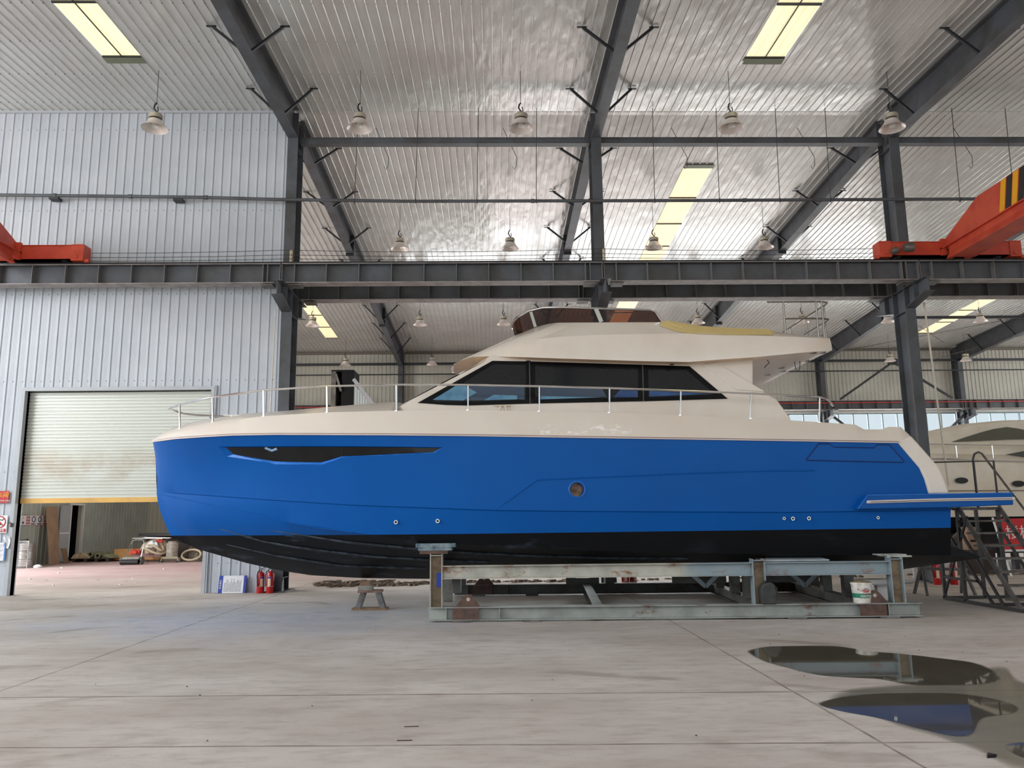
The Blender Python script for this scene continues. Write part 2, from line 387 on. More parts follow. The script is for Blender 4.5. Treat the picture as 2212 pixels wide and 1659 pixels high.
def sheet(rects, pitch, d, origin=0.0, ribw=.03, minor=True):
    """ribbed sheet profile swept over rectangles: rects of (u0,u1,fn) with fn(u, w)->two end points; w = relief height"""
    mb = MB()
    for u0, u1, fn in rects:
        prof = []; k = math.floor((u0-origin)/pitch)-1
        while origin+k*pitch < u1+pitch:
            c = origin+k*pitch
            for du, h in ((-ribw*.9, 0), (-ribw*.45, d), (ribw*.45, d), (ribw*.9, 0)): prof.append((c+du, h))
            if minor:
                for f in (.36, .5, .64):
                    for du, h in ((-.006, 0), (0, d*.16), (.006, 0)): prof.append((c+pitch*f+du, h))
            k += 1
        prof = [(u, h) for u, h in prof if u0 < u < u1]; prof = [(u0, 0)]+prof+[(u1, 0)]
        A = [fn(u, h) for u, h in prof]
        mb.grid([[a[i] for a in A] for i in range(len(A[0]))])
    return mb

# ================================================================== the hall
XL, XR, YN, YF, YR = -17.95, 32.9, -5.3, 42.05, 18.7
COLX = [-12.39, -4.89, 2.61, 10.11, 17.61, 25.11, 32.61]
fl = MB(); fl.box(-90, 110, -60, 130, -.3, 0); struct(fl.build('floor', FLOOR))

# roof liner: near slope and far slope, with openings for the daylight strips
def roofstrip(holes, ya, yb, name):
    rects = []; xs = [XL]
    for h in sorted(holes): xs += [h[0], h[1]]
    xs.append(XR)
    def seg(y0, y1):
        return lambda u, hh: [(u, y0, roof_z(y0)-hh), (u, y1, roof_z(y1)-hh)]
    for i in range(0, len(xs), 2): rects.append((xs[i], xs[i+1], seg(ya, yb)))
    for x0, x1, h0, h1 in sorted(holes):
        a, b_ = min(ya, yb), max(ya, yb)
        if h0 > a+.01: rects.append((x0, x1, seg(a, h0)))
        if h1 < b_-.01: rects.append((x0, x1, seg(h1, b_)))
    mb = sheet(rects, .205, .022, origin=.03, ribw=.022, minor=False)
    return mb.build(name, CEIL)
near_h = [(-8.4, -7.55, 2.0, 15.95), (5.62, 6.5, 2.0, 15.95), (-18+.6, -18+1.5, 2, 15.9), (19.0, 19.9, 2.0, 15.9)]
far_h = [(-8.4, -7.78, 22.0, 39.2), (5.57, 6.42, 21.5, 39.2), (21.6, 22.4, 22.0, 39.0)]
struct(roofstrip(near_h, YN, YR, 'ceiling')); struct(roofstrip(far_h, YR, YF, 'ceiling'))
lap = MB(); lap.box(XL, XR, YR-.16, YR+.0, roof_z(YR-.08)-.012, roof_z(YR)-.006); struct(lap.build('trim_1', CEIL))
def skylight(x0, x1, y0, y1, mat, label):
    t = thing('roof_skylight', label, 'skylight', ((x0+x1)/2, (y0+y1)/2, roof_z((y0+y1)/2)), group=None)
    L = Matrix.Translation(-Vector(t.location))
    n = max(1, round((y1-y0)/1.98)); st = (y1-y0)/n
    for i in range(n):
        a, b_ = y0+i*st, y0+(i+1)*st
        p = MB(); za, zb = roof_z(a), roof_z(b_)
        p.prism([(x0, a+.03, za+.012), (x1, a+.03, za+.012), (x1, b_-.03, zb+.012), (x0, b_-.03, zb+.012)], (0, 0, .01)); p.bm.transform(L); p.build('daylight_panel', mat, t)
    for i in range(n+1):
        yy = y0+i*st; zz = roof_z(yy); c = MB(); c.box(x0, x1, yy-.025, yy+.025, zz-.018, zz+.03); c.bm.transform(L); c.build('cross_bar', BRACE, t)
    if y0 < 18:
        c = MB(); m_ = (x0+x1)/2; c.bar((m_, y0, roof_z(y0)-.005), (m_, y1, roof_z(y1)-.005), .02, .02); c.bm.transform(L); c.build('centre_bar', BRACE, t)
    return t
skylight(-8.4, -7.55, 2.0, 15.95, SKYL, 'yellow daylight strip in the near roof, top left above the ribbed wall')
skylight(5.62, 6.5, 2.0, 15.95, SKYL, 'yellow daylight strip in the near roof right of the middle rafter')
skylight(-17.4, -16.5, 2.0, 15.9, SKYL, 'yellow daylight strip in the near roof outside the left edge')
skylight(19.0, 19.9, 2.0, 15.9, SKYL, 'yellow daylight strip in the near roof outside the right edge')
skylight(-8.4, -7.78, 22.0, 39.2, SKYLF, 'warm daylight strip in the far roof just right of the left column')
skylight(5.57, 6.42, 21.5, 39.2, SKYLF, 'long warm daylight strip in the far roof behind the flybridge')
skylight(21.6, 22.4, 22.0, 39.0, SKYLF, 'slanting yellow daylight strip in the far roof at the right edge')
# closure flaps at the skylight ends
for nm, x0, x1, yy in (('near', -8.4, -7.55, 15.95), ('near', 5.62, 6.5, 15.95), ('far', 5.57, 6.42, 21.5)):
    c = MB()
    s_ = 1 if nm == 'near' else -1
    c.prism([(x0, yy, roof_z(yy)-.03), (x1, yy, roof_z(yy)-.03), (x1, yy+s_*.22, roof_z(yy)-.028), (x0, yy+s_*.22, roof_z(yy)-.028)], (0, 0, .006))
    struct(c.build('trim_2', mk('greenish_translucent_flap', (120, 128, 104), .5)))

# left partition wall (plane of the column row), with the roller door opening
YW = 18.5
def wfn(y, z0, z1): return lambda u, h: [(u, y-h, z0), (u, y-h, z1)]
OX0, OX1, OZ = -10.86, -6.58, 4.62
sb = sheet([(XL, OX0, wfn(YW, 0, 11.64)), (OX0, OX1, wfn(YW, OZ, 11.64)), (OX1, -4.95, wfn(YW, 0, 11.64))], .215, .02, origin=.05, ribw=.018)
struct(sb.build('wall_left', WALLS))
bk = MB()
for x0, x1, z0, z1 in ((XL, OX0, 0, 11.6), (OX0, OX1, OZ, 11.6), (OX1, -4.95, 0, 11.6)): bk.box(x0, x1, YW+.06, YW+.2, z0, z1)
struct(bk.build('wall_left_back', WALLF))
g = MB(); g.box(-12.9, -4.95, YW-.06, YW+.02, 11.58, 11.66); struct(g.build('trim_3', TRIM))
# opening trims
g = MB()
g.box(OX0-.08, OX0, YW-.06, YW+.24, 0, OZ+.08); g.box(OX1, OX1+.08, YW-.06, YW+.24, 0, OZ+.08); g.box(OX0, OX1, YW-.06, YW+.24, OZ, OZ+.08)
struct(g.build('trim_4', TRIM))
g = MB(); g.box(OX1+.08, OX1+.12, YW-.05, YW+.02, 0, OZ+.1); g.box(-5.02, -4.95, YW-.05, YW+.02, 0, 11.6); struct(g.build('trim_5', TRIM))
# roller shutter
door = thing('door_1', 'pale ribbed roller shutter with an orange bottom bar, half raised in the left wall', 'roller shutter', (-8.65, YW+.16, 2.05)); door['kind'] = 'structure'
mb = MB(); rows = []; z = 2.14
while z < OZ:
    for dz, dy in ((0, 0), (.012, -.018), (.05, -.018), (.062, 0)): rows.append([(x, YW+.16+dy, min(z+dz, OZ)) for x in (OX0, OX1)])
    z += .078
mb.grid(rows); mb.bm.transform(Matrix.Translation((8.65, -(YW+.16), -2.05))); mb.build('shutter_curtain', SHUT, door)
mb = MB(); mb.box(OX0+.01, OX1-.01, YW+.12, YW+.2, 2.04, 2.15); mb.bm.transform(Matrix.Translation((8.65, -(YW+.16), -2.05))); mb.build('bottom_bar', YEL, door)

# far wall with its glazed band, and an unseen opening below added to let in light
WB, WT = 4.6, 6.95
rects = [(XL, -4.9, wfn(YF, 0, 10.5)), (-4.9, XR, wfn(YF, WT+.12, 10.5)), (-4.9, 0, wfn(YF, 0, WB)), (0, 22, wfn(YF, 4.1, WB)), (22, XR, wfn(YF, 0, WB))]
struct(sheet(rects, .215, .028, origin=.05, ribw=.022, minor=False).build('wall_back', WALLF))
bk = MB(); bk.box(XL, -4.9, YF+.06, YF+.2, 0, 10.5); bk.box(-4.9, 0, YF+.06, YF+.2, 0, WB); bk.box(22, XR, YF+.06, YF+.2, 0, WB); bk.box(0, 22, YF+.06, YF+.2, 4.1, WB); bk.box(-4.9, XR, YF+.06, YF+.2, WT+.12, 10.5)
struct(bk.build('wall_back_outside', WALLF))
g = MB(); g.box(XL, XR, YF-.12, YF, 10.38, 10.5); struct(g.build('trim_6', mk('brown_grey_eave_trim', (120, 112, 102), .6)))
g = MB(); g.box(-4.9, XR, YF-.14, YF+.1, WT, WT+.13); struct(g.build('trim_7', WHITE))
FRM = mk('window_aluminium_frame', (120, 138, 142), .4, metal=.4)
wi = 0
for bx in (-4.89, 2.61, 10.11, 17.61, 25.11):
    x0, x1 = bx+.15, min(bx+7.35, XR)
    wi += 1
    wt_ = thing('window_%d' % wi, None, None, ((x0+x1)/2, YF, WB)); struct(wt_); T = Matrix.Translation(-Vector(wt_.location))
    f = MB(); n = max(2, round((x1-x0)/.83))
    f.box(x0, x1, YF-.02, YF+.06, WB, WB+.06); f.box(x0, x1, YF-.02, YF+.06, WT-.06, WT)
    for k in range(n+1):
        xx = x0+(x1-x0)*k/n; f.box(xx-.025, xx+.025, YF-.03, YF+.07, WB, WT)
    f.bm.transform(T); f.build('window_frame', FRM, wt_)
    for k in range(n):
        a, c_ = x0+(x1-x0)*k/n+.03, x0+(x1-x0)*(k+1)/n-.03
        p = MB(); p.box(a, c_, YF+.01, YF+.018, WB+.05, WT-.05); p.bm.transform(T); p.build('glass_pane', PANE, wt_)
# left end wall of the far bay, with a doorway and an unseen tall opening added for light
DY0, DY1 = 34.45, 35.5
def efn(y0, y1): return None
sb = MB(); 
def endrect(ya, yb, z0, z1):
    return (ya, yb, lambda u, h: [(XL+h, u, z0), (XL+h, u, z1)])
sb = sheet([endrect(YW+.2, 20, 0, 10.6), endrect(20, 29.3, 9.6, 10.6), endrect(29.3, DY0, 0, 10.6), endrect(DY0, DY1, 2.36, 10.6), endrect(DY1, YF, 0, 10.6)], .3, .028, origin=.1, ribw=.022, minor=False)
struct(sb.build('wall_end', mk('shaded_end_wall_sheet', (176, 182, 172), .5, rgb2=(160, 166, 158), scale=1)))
bk = MB(); bk.box(XL-.2, XL-.05, YW, 20, 0, 10.9); bk.box(XL-.2, XL-.05, 20, 29.3, 9.6, 10.9); bk.box(XL-.2, XL-.05, 29.3, DY0, 0, 10.9); bk.box(XL-.2, XL-.05, DY1, YF, 0, 10.9); bk.box(XL-.2, XL-.05, DY0, DY1, 2.36, 10.9)
struct(bk.build('wall_end_outside', WALLF))
bk = MB(); bk.box(XL-2.2, XL-2.1, DY0-.4, DY1+.4, 0, 2.6); bk.box(XL-2.1, XL-.2, DY0-.4, DY0-.3, 0, 2.6); bk.box(XL-2.1, XL-.2, DY1+.3, DY1+.4, 0, 2.6); bk.box(XL-2.2, XL-.2, DY0-.4, DY1+.4, 2.6, 2.7)
struct(bk.build('wall_closet', DARKIN))
d2 = thing('door_2', None, None, (XL, DY0, 0)); struct(d2); T = Matrix.Translation(-Vector(d2.location))
g = MB(); g.box(XL-.05, XL+.06, DY0-.06, DY0, 0, 2.42); g.box(XL-.05, XL+.06, DY1, DY1+.06, 0, 2.42); g.box(XL-.05, XL+.06, DY0, DY1, 2.36, 2.44); g.bm.transform(T); g.build('door_frame', WHITE, d2)
g = MB(); g.box(XL+.05, XL+.09, DY0-.86, DY0-.03, .04, 2.34); g.bm.transform(T); leaf = g.build('door_leaf', TRIM, d2)
g = MB(); g.box(XL+.09, XL+.1, DY0-.86, DY0-.03, 1.17, 1.23); g.box(XL+.09, XL+.1, DY0-.08, DY0-.03, .04, 2.34); g.bm.transform(T); g.build('door_rail', WHITE, leaf)
g = MB(); g.box(XL-1.2, XL-.5, DY0, DY1, .95, 1.0); g.box(XL-1.0, XL-.6, DY0+.1, DY1-.2, 1.0, 1.1); g.bm.transform(T); g.build('closet_shelf', WOOD, d2)
# right part of the near bay is closed off beyond the frame
bk = MB(); bk.box(XR, XR+.15, YN, YR, 0, 12); struct(bk.build('wall_right', WALLF))

# ------------------------------------------------------------------ steel frame
def column(X, Y0, Y1, z1, label, brk_near=True, brk_far=True, wid=.25, bz=7.0):
    t = thing('steel_column', label, 'column', (X, (Y0+Y1)/2, 0), group='columns of the steel frame')
    Yc = (Y0+Y1)/2; hd = (Y1-Y0)/2
    m = MB(); m.box(-wid/2, wid/2, -hd, -hd+.016, 0, z1); m.box(-wid/2, wid/2, hd-.016, hd, 0, z1); m.box(-.006, .006, -hd+.016, hd-.016, 0, z1)
    for zz in (.3, bz-.6, bz-.04, z1-.9): m.box(-wid/2+.01, wid/2-.01, -hd+.016, hd-.016, zz, zz+.012)
    m.build('shaft', STEEL, t)
    m = MB(); m.box(-.24, .24, -hd-.12, hd+.12, 0, .03)
    for sx2 in (-1, 1):
        m.prism([(sx2*.13, -hd-.1, .03), (sx2*.13, -hd+.1, .03), (sx2*.13, -hd+.05, .33), (sx2*.13, -hd-.06, .22)], (.012, 0, 0))
    m.build('base_plate', STEEL, t)
    for s, on in ((-1, brk_near), (1, brk_far)):
        if not on: continue
        e = s*(hd+.9) if hd > .2 else s*(hd+.9)
        m = MB(); y0 = s*hd
        m.prism([(-.006, y0, bz-.02), (-.006, e, bz-.02), (-.006, e, bz-.34), (-.006, y0, bz-.52)], (.012, 0, 0))
        m.box(-wid/2, wid/2, min(y0, e), max(y0, e), bz-.03, bz-.015)
        A = Vector((0, y0, bz-.53)); B = Vector((0, e, bz-.35)); m.bar(A, B, wid, .014)
        m.box(-wid/2+.01, wid/2-.01, s*(hd+.42)-.006, s*(hd+.42)+.006, bz-.44, bz-.03)
        m.build('bracket', STEEL, t)
        m = MB(); 
        for sx2 in (-1, 1): m.box(sx2*.32-.14, sx2*.32+.14, min(s*(hd+.3), s*(hd+.62)), max(s*(hd+.3), s*(hd+.62)), bz-.055, bz-.03)
        m.build('bolt_plate', STEELD, t)
    return t
column(-4.89, 18.41, 18.99, 11.55, 'dark grey steel column at the right end of the ribbed wall')
column(2.61, 18.41, 18.99, 11.55, 'dark grey steel column rising behind the flybridge windscreen')
column(10.11, 18.41, 18.99, 11.55, 'dark grey steel column behind the stern of the blue yacht')
for X, l in ((-4.89, 'steel column on the far wall seen above the foredeck'), (2.61, 'steel column on the far wall hidden behind the saloon'), (10.11, 'steel column on the far wall hidden behind the flybridge'),
             (17.61, 'steel column on the far wall just right of the overhanging flybridge tail'), (25.11, 'steel column on the far wall near the right edge')):
    column(X, 41.35, 41.95, roof_z(41.6)-.05, l, brk_far=False, bz=7.0)

# rafters with fly braces
def rafter(X, ya, yb, za, zb, braces, label, splice=(), w_=.25, zt=None):
    t = thing('roof_rafter', label, 'rafter', (X, ya, za), group=None); T = Matrix.Translation((-X, -ya, -za))
    m = MB(); ta, tb = roof_z(ya)-.03, roof_z(yb)-.03
    m.prism([(X-.005, ya, za), (X-.005, yb, zb), (X-.005, yb, tb), (X-.005, ya, ta)], (.01, 0, 0))
    m.bar((X, ya, za), (X, yb, zb), w_, .014); m.bar((X, ya, ta), (X, yb, tb), w_, .014)
    m.bm.transform(T); m.build('i_section', STEEL, t)
    def bz_(y): return za+(zb-za)*(y-ya)/(yb-ya)
    for y in braces:
        for s in (-1, 1):
            m = MB(); m.bar((X+s*.05, y, bz_(y)+.03), (X+s*.72, y, roof_z(y)-.04), .05, .05); m.bar((X+s*.64, y, roof_z(y)-.035), (X+s*.84, y, roof_z(y)-.035), .05, .012)
            m.bm.transform(T); m.build('fly_brace', BRACE, t)
    for y in splice:
        m = MB(); m.box(X-w_/2-.01, X+w_/2+.01, y-.03, y+.03, bz_(y)-.1, roof_z(y)-.02); m.bm.transform(T); m.build('splice_plate', BRACE, t)
    return t
RL = {-4.89: 'left', 2.61: 'middle', 10.11: 'right'}
for X, n in RL.items():
    rafter(X, 18.41, -5.2, 10.9, 10.45, (17.3, 14.72, 12.1, 9.4, 6.7, 4.0), '%s near rafter of the roof, dark grey steel coming towards the camera' % n, w_=.25)
    rafter(X, 18.99, 41.4, 11.15, 9.62, (20.33, 22.93, 25.62, 28.5, 31.1, 33.9, 36.6, 39.2), '%s far rafter of the roof, dark grey steel running to the far wall' % n, (26.3, 34.3))
rafter(17.61, 18.99, 41.4, 11.15, 9.62, (31.1, 33.9, 36.6, 39.2), 'far rafter reaching the wall column right of the flybridge tail', (26.3, 34.3))
rafter(25.11, 18.99, 41.4, 11.15, 9.62, (31.1, 33.9, 36.6, 39.2), 'far rafter at the right edge of the photo', (26.3, 34.3))

# crane runway girders
def girder(x0, x1, Yc, z0, label, cat='crane girder', rail=True, group=None):
    t = thing('runway_girder', label, cat, (x0, Yc, z0), group=group); L = x1-x0-.02
    m = MB(); H = .47; W = .32
    m.box(.01, L, -W/2, W/2, H-.016, H); m.box(.01, L, -.006, .006, .016, H-.016)
    ks = [.01, .3]+[.3+.755*k-.02 for k in range(1, 10)]+[L-.3, L-.01]
    m.build('web', STEEL, t)
    m = MB(); m.box(.01, L, -W/2, W/2, 0, .018); m.build('bottom_flange', DUSTF, t)
    for k in ks: m = MB(); m.box(k-.007, k+.007, -W/2+.02, W/2-.02, .018 if k in (ks[0], ks[-1]) else .03, H-.016); m.build('stiffener', DUSTS, t)
    m = MB(); m.box(.01, L, -W/2-.004, -W/2, H-.018, H); m.build('flange_edge', DUSTF, t)
    if rail:
        m = MB(); m.box(0, L+.02, -.06, .06, H, H+.012); m.box(0, L+.02, -.018, .018, H+.012, H+.055); m.box(0, L+.02, -.035, .035, H+.055, H+.08); m.build('crane_rail', BRACE, t)
    return t
for i, n in ((0, 'in front of the left ribbed wall'), (1, 'between the left and middle columns'), (2, 'between the middle and right columns'), (3, 'running off the right edge')):
    girder(COLX[i], COLX[i+1], 17.97, 7.0, 'near runway girder with upright stiffeners, %s' % n)
for i, n in ((1, 'left and middle columns'), (2, 'middle and right columns'), (3, 'right column and the right edge')):
    girder(COLX[i], COLX[i+1], 19.43, 7.0, 'rear runway girder behind the near one, between the %s' % n)
for i, n in ((0, 'left of the far left wall column'), (1, 'hidden by the saloon'), (2, 'hidden by the flybridge'), (3, 'right of the flybridge tail'), (4, 'right of the last bracket'), (5, 'at the right edge')):
    girder(COLX[i], COLX[i+1], 40.9, 7.0, 'dark girder on the far wall, %s' % n, rail=False)
m = MB(); m.tube([(XL+.3, 40.68, 7.34), (XR-.3, 40.68, 7.34)], .025, 6)
tag(m.build('conductor_rail', mk('red_conductor', (190, 60, 50), .5)), 'long red conductor rail along the girder on the far wall', 'conductor rail')

# ties, pipes, wires
def tie(x0, x1, label):
    m = MB(); m.box(x0, x1, 18.6, 18.8, 10.84, 10.86); m.box(x0, x1, 18.6, 18.8, 10.98, 11.0); m.box(x0, x1, 18.69, 18.71, 10.86, 10.98); m.bar((x0, 18.62, 10.92), (x1, 18.62, 10.92), .02, .12)
    tag(m.build('tie_beam', STEEL), label, 'tie beam')
tie(-4.76, 2.48, 'upper horizontal tie beam between the left and middle columns')
tie(2.74, 9.98, 'upper horizontal tie beam between the middle and right columns')
tie(10.24, 17.5, 'upper horizontal tie beam right of the right column')
path = [(-14, 18.3, 9.38), (-11.8, 18.3, 9.372), (-8.5, 18.3, 9.325), (-7, 18.3, 9.30), (-5.2, 18.3, 9.24), (-2, 18.3, 9.185), (5, 18.3, 9.185), (10, 18.3, 9.20), (16.5, 18.3, 9.22)]
pp = thing('sprinkler_pipe', 'long thin dark pipe crossing the columns and the ribbed wall below the tie beams', 'pipe', (0, 18.3, 9.2)); T = Matrix.Translation((0, -18.3, -9.2))
m = MB(); m.tube(path, .042, 8)
for x in (-8.7, -6.9, -10.5, 1.0, 6.2): m.tube([(x-.04, 18.3, np.interp(x, [p[0] for p in path], [p[2] for p in path])), (x+.04, 18.3, np.interp(x, [p[0] for p in path], [p[2] for p in path]))], .055, 8)
m.bm.transform(T); m.build('pipe', STEEL, pp)
for x in (-10.5, -7.55): m = MB(); zz = np.interp(x, [p[0] for p in path], [p[2] for p in path]); m.box(x-.12, x+.1, 18.26, 18.45, zz-.1, zz-.04); m.bm.transform(T); m.build('wall_bracket', BRACE, pp)
drops = []
for px in (767, 898, 1030, 1157.5, 1412, 1551, 1681, 1790, 2068, 2185):
    x = atY(px, 380, 18.3)[0]; drops.append(x)
for i, x in enumerate(drops):
    m = MB(); m.tube([(x+.05, 18.3, roof_z(18.3)-.02), (x+.02, 18.3, 10.4), (x, 18.3, 9.2)], .009, 5); m.tube([(x, 18.25, 9.19), (x, 18.3, 9.25), (x, 18.35, 9.19), (x, 18.3, 9.13)], .012, 5, closed=True)
    w_ = ('left of' if px < 1283 else 'right of')
    tag(m.build('hanger_rod', WIRE), 'thin hanger rod holding the pipe, %s from the left' % ('first', 'second', 'third', 'fourth', 'fifth', 'sixth', 'seventh', 'eighth', 'ninth', 'tenth')[i], 'hanger rod', 'hanger rods of the long pipe')
for i, px in enumerate((835, 1112, 1480, 1755, 2096)):
    x = atY(px, 340, 19.2)[0]; m = MB(); m.tube([(x-.3, 19.3, roof_z(19.3)-.02), (x+.05, 19.2, 10.75), (x+.04, 19.2, 10.5), (x-.02, 19.2, 10.42), (x-.06, 19.2, 10.5)], .008, 5)
    tag(m.build('loose_wire', WIRE), 'loose bent wire hanging from the roof ridge, %s from the left' % ('first', 'second', 'third', 'fourth', 'fifth')[i], 'wire', 'loose wires at the ridge')
for i, z in enumerate((7.62, 7.72, 7.82, 7.94)):
    pts = []
    for a, b_ in zip(COLX[:4], COLX[1:5]):
        for k in range(8):
            f = k/8; pts.append((a+(b_-a)*f, 18.24, z-.05*4*f*(1-f)*(.6+.2*i)))
    m = MB(); m.tube(pts, .0065, 5)
    tag(m.build('conductor_wire', WIRE), '%s of the four thin conductor wires above the near girder' % ('lowest', 'second lowest', 'second highest', 'highest')[i], 'wire')
for X, n in ((-4.8, 'left'), (2.7, 'middle'), (10.2, 'right')):
    t = thing('insulator_rack', 'rack of four cream insulators on the %s column above the girder' % n, 'insulator rack', (X, 18.3, 7.5))
    m = MB(); m.box(-.02, .02, .06, .11, 0, .5); m.build('rack_bar', STEELD, t)
    for k in range(4): m = MB(); m.lathe([(.02, -.05), (.042, -.035), (.042, -.015), (.028, 0), (.042, .015), (.042, .035), (.02, .05)], (0, 0, .12+.1*k), 12); m.build('insulator', mk('cream_insulator', (206, 194, 170), .4), t)
# far wall rails, pipes and bracing
for z, r, n in ((9.7, .06, 'upper'), (9.13, .03, 'lower')):
    m = MB(); m.bar((XL+.3, 41.3 if z > 9.5 else 41.25, z), (XR-.3, 41.3 if z > 9.5 else 41.25, z), r*2, r*2)
    tag(m.build('wall_rail', BRACE), '%s dark horizontal rail along the far wall' % n, 'rail')
for bx, n in ((17.61, 'right of the flybridge tail'),):
    t = thing('cross_bracing', 'dark inverted V bracing on the far wall %s' % n, 'bracing', (bx+3.75, 41.15, 9.7)); 
    m = MB(); m.box(-.28, .28, -.03, .02, -.28, .05); m.build('gusset', BRACE, t)
    for s in (-1, 1): m = MB(); m.bar((s*.1, 0, -.18), (s*3.0, 0, -2.1), .1, .1); m.build('brace', BRACE, t)
t = thing('cross_bracing', 'dark diagonal bars below the far girder in front of the windows', 'bracing', (17.61, 41.1, 6.8))
m = MB(); m.bar((.1, 0, 0), (3.2, 0, -2.6), .12, .12); m.build('brace', BRACE, t); m = MB(); m.bar((7.4, 0, 0), (4.3, 0, -2.6), .12, .12); m.build('brace', BRACE, t)
m = MB(); m.box(17.75, XR-.2, 33.9, 34.0, 10.12, 10.24)
tag(m.build('tie_beam', BRACE), 'thin dark horizontal beam under the far roof right of the right column', 'tie beam')
def under_roof(px, py, dz=.22):
    d = ray(px, py); t_ = (11.67+.05*18.7-EYE-dz)/(d[2]+.05*d[1]); return (t_*d[0], t_*d[1], EYE+t_*d[2])
for i, (a, b_) in enumerate(((under_roof(1831, 756), under_roof(2230, 680)), (under_roof(1937, 671), under_roof(2040, 741)), (atY(2003, 780, 41), under_roof(2230, 718, .4)))):
    m = MB(); m.tube([a, b_], .014, 5)
    tag(m.build('tie_rod', STEELD), 'thin diagonal tie rod under the far roof, %s of three' % ('first', 'second', 'third')[i], 'tie rod', 'tie rods under the far roof')
m = MB(); m.tube([(10.42, 18.35, 6.6), (10.5, 18.35, 4), (10.56, 18.35, 2.2)], .022, 6)
tag(m.build('hanging_cord', mk('cream_cord', (208, 200, 184), .7)), 'cream cord hanging beside the right column', 'cord')
m = MB(); m.tube([(-5.12, 18.3, 6.5), (-5.15, 18.3, 4), (-5.2, 18.3, 2.2)], .016, 6)
tag(m.build('hanging_cord', mk('cream_cord', (208, 200, 184), .7)), 'thin pale cord hanging on the ribbed wall beside the left column', 'cord')

# ------------------------------------------------------------------ high bay lamps
def make_lamp(label, group):
    t = thing('high_bay_lamp', label, 'lamp', (0, 0, 0), group=group)
    m = MB(); pr = [(.285, 0), (.275, .012), (.235, .05), (.19, .1), (.155, .16), (.145, .19)]
    n = 28; rows = []
    for r, h in pr: rows.append([(r*math.cos(2*PI*k/n), r*math.sin(2*PI*k/n), h) for k in range(n)])
    for r, h in pr[::-1]: rows.append([((r-.008)*math.cos(2*PI*k/n), (r-.008)*math.sin(2*PI*k/n), h+.004) for k in range(n)])
    m.grid(rows, closed=True); m.build('reflector', ALU, t, smooth=True)
    m = MB(); m.lathe([(.1, .165), (.145, .18), (.145, .2), (.12, .205), (.12, .23), (.15, .235), (.15, .325), (.13, .345), (.04, .35)], (0, 0, 0), 24); h = m.build('gear_housing', ALUB, t, smooth=True)
    m = MB(); m.lathe([(.121, .203), (.126, .203), (.126, .232), (.121, .232)], (0, 0, 0), 24); m.build('vent_gap', RUBBER, h)
    m = MB(); m.lathe([(.05, .1), (.075, .05), (.06, .12), (.04, .17)], (0, 0, 0), 14); m.build('bulb', WHITE, t, smooth=True)
    m = MB(); m.tube([(0, 0, .345), (.02, 0, .4), (-.01, 0, .43), (-.05, 0, .5), (-.03, 0, .58), (0, .02, .62)], .018, 6); m.tube([(.0, 0, .36), (.05, 0, .44), (.03, 0, .52)], .012, 5); m.build('hook', BLACKP, t)
    return t
lamp0 = None
rows_ = [(16.5, 10.14, [(-7.42, 'left end, in front of the ribbed wall'), (-2.92, 'second from the left'), (.67, 'third from the left'), (5.4, 'fourth from the left'), (9.05, 'right end, in front of the right rafter')], 'near row of lamps'),
         (24.0, 9.97, [(-2.91, 'first from the left'), (.57, 'second from the left'), (5.14, 'third, in front of the warm skylight'), (8.68, 'fourth from the left')], 'second row of lamps above the girders'),
         (32.0, 9.5, [(-7.42, 'first, in front of the left warm skylight'), (-3.0, 'second from the left'), (.46, 'third, just left of the flybridge screen'), (8.56, 'right of the flybridge screen'), (12.94, 'behind the flybridge rails'), (16.56, 'just left of the right column'), (20.5, 'right end')], 'third row of lamps below the girders'),
         (39.0, 9.2, [(-7.35, 'first from the left'), (-3.05, 'second from the left'), (20.1, 'left of the right column'), (24.0, 'at the right end')], 'farthest row of lamps before the far wall')]
for Y, z, xs, gname in rows_:
    for x, where in xs:
        lab = 'bell-shaped metal lamp, %s: %s' % (gname.split(' of')[0], where)
        if lamp0 is None: lamp0 = make_lamp(lab, gname); lamp0.location = (x, Y, z)
        else: dup(lamp0, (x, Y, z), label=lab, group=gname)
        m = MB(); m.tube([(x, Y+.02, z+.6), (x, Y, roof_z(Y)-.02)], .007, 5)
        tag(m.build('lamp_cable', WIRE), 'thin cable holding the %s lamp, %s' % (gname.split(' of')[0], where), 'cable', 'cables of the '+gname.replace('row of lamps', 'lamp row'))

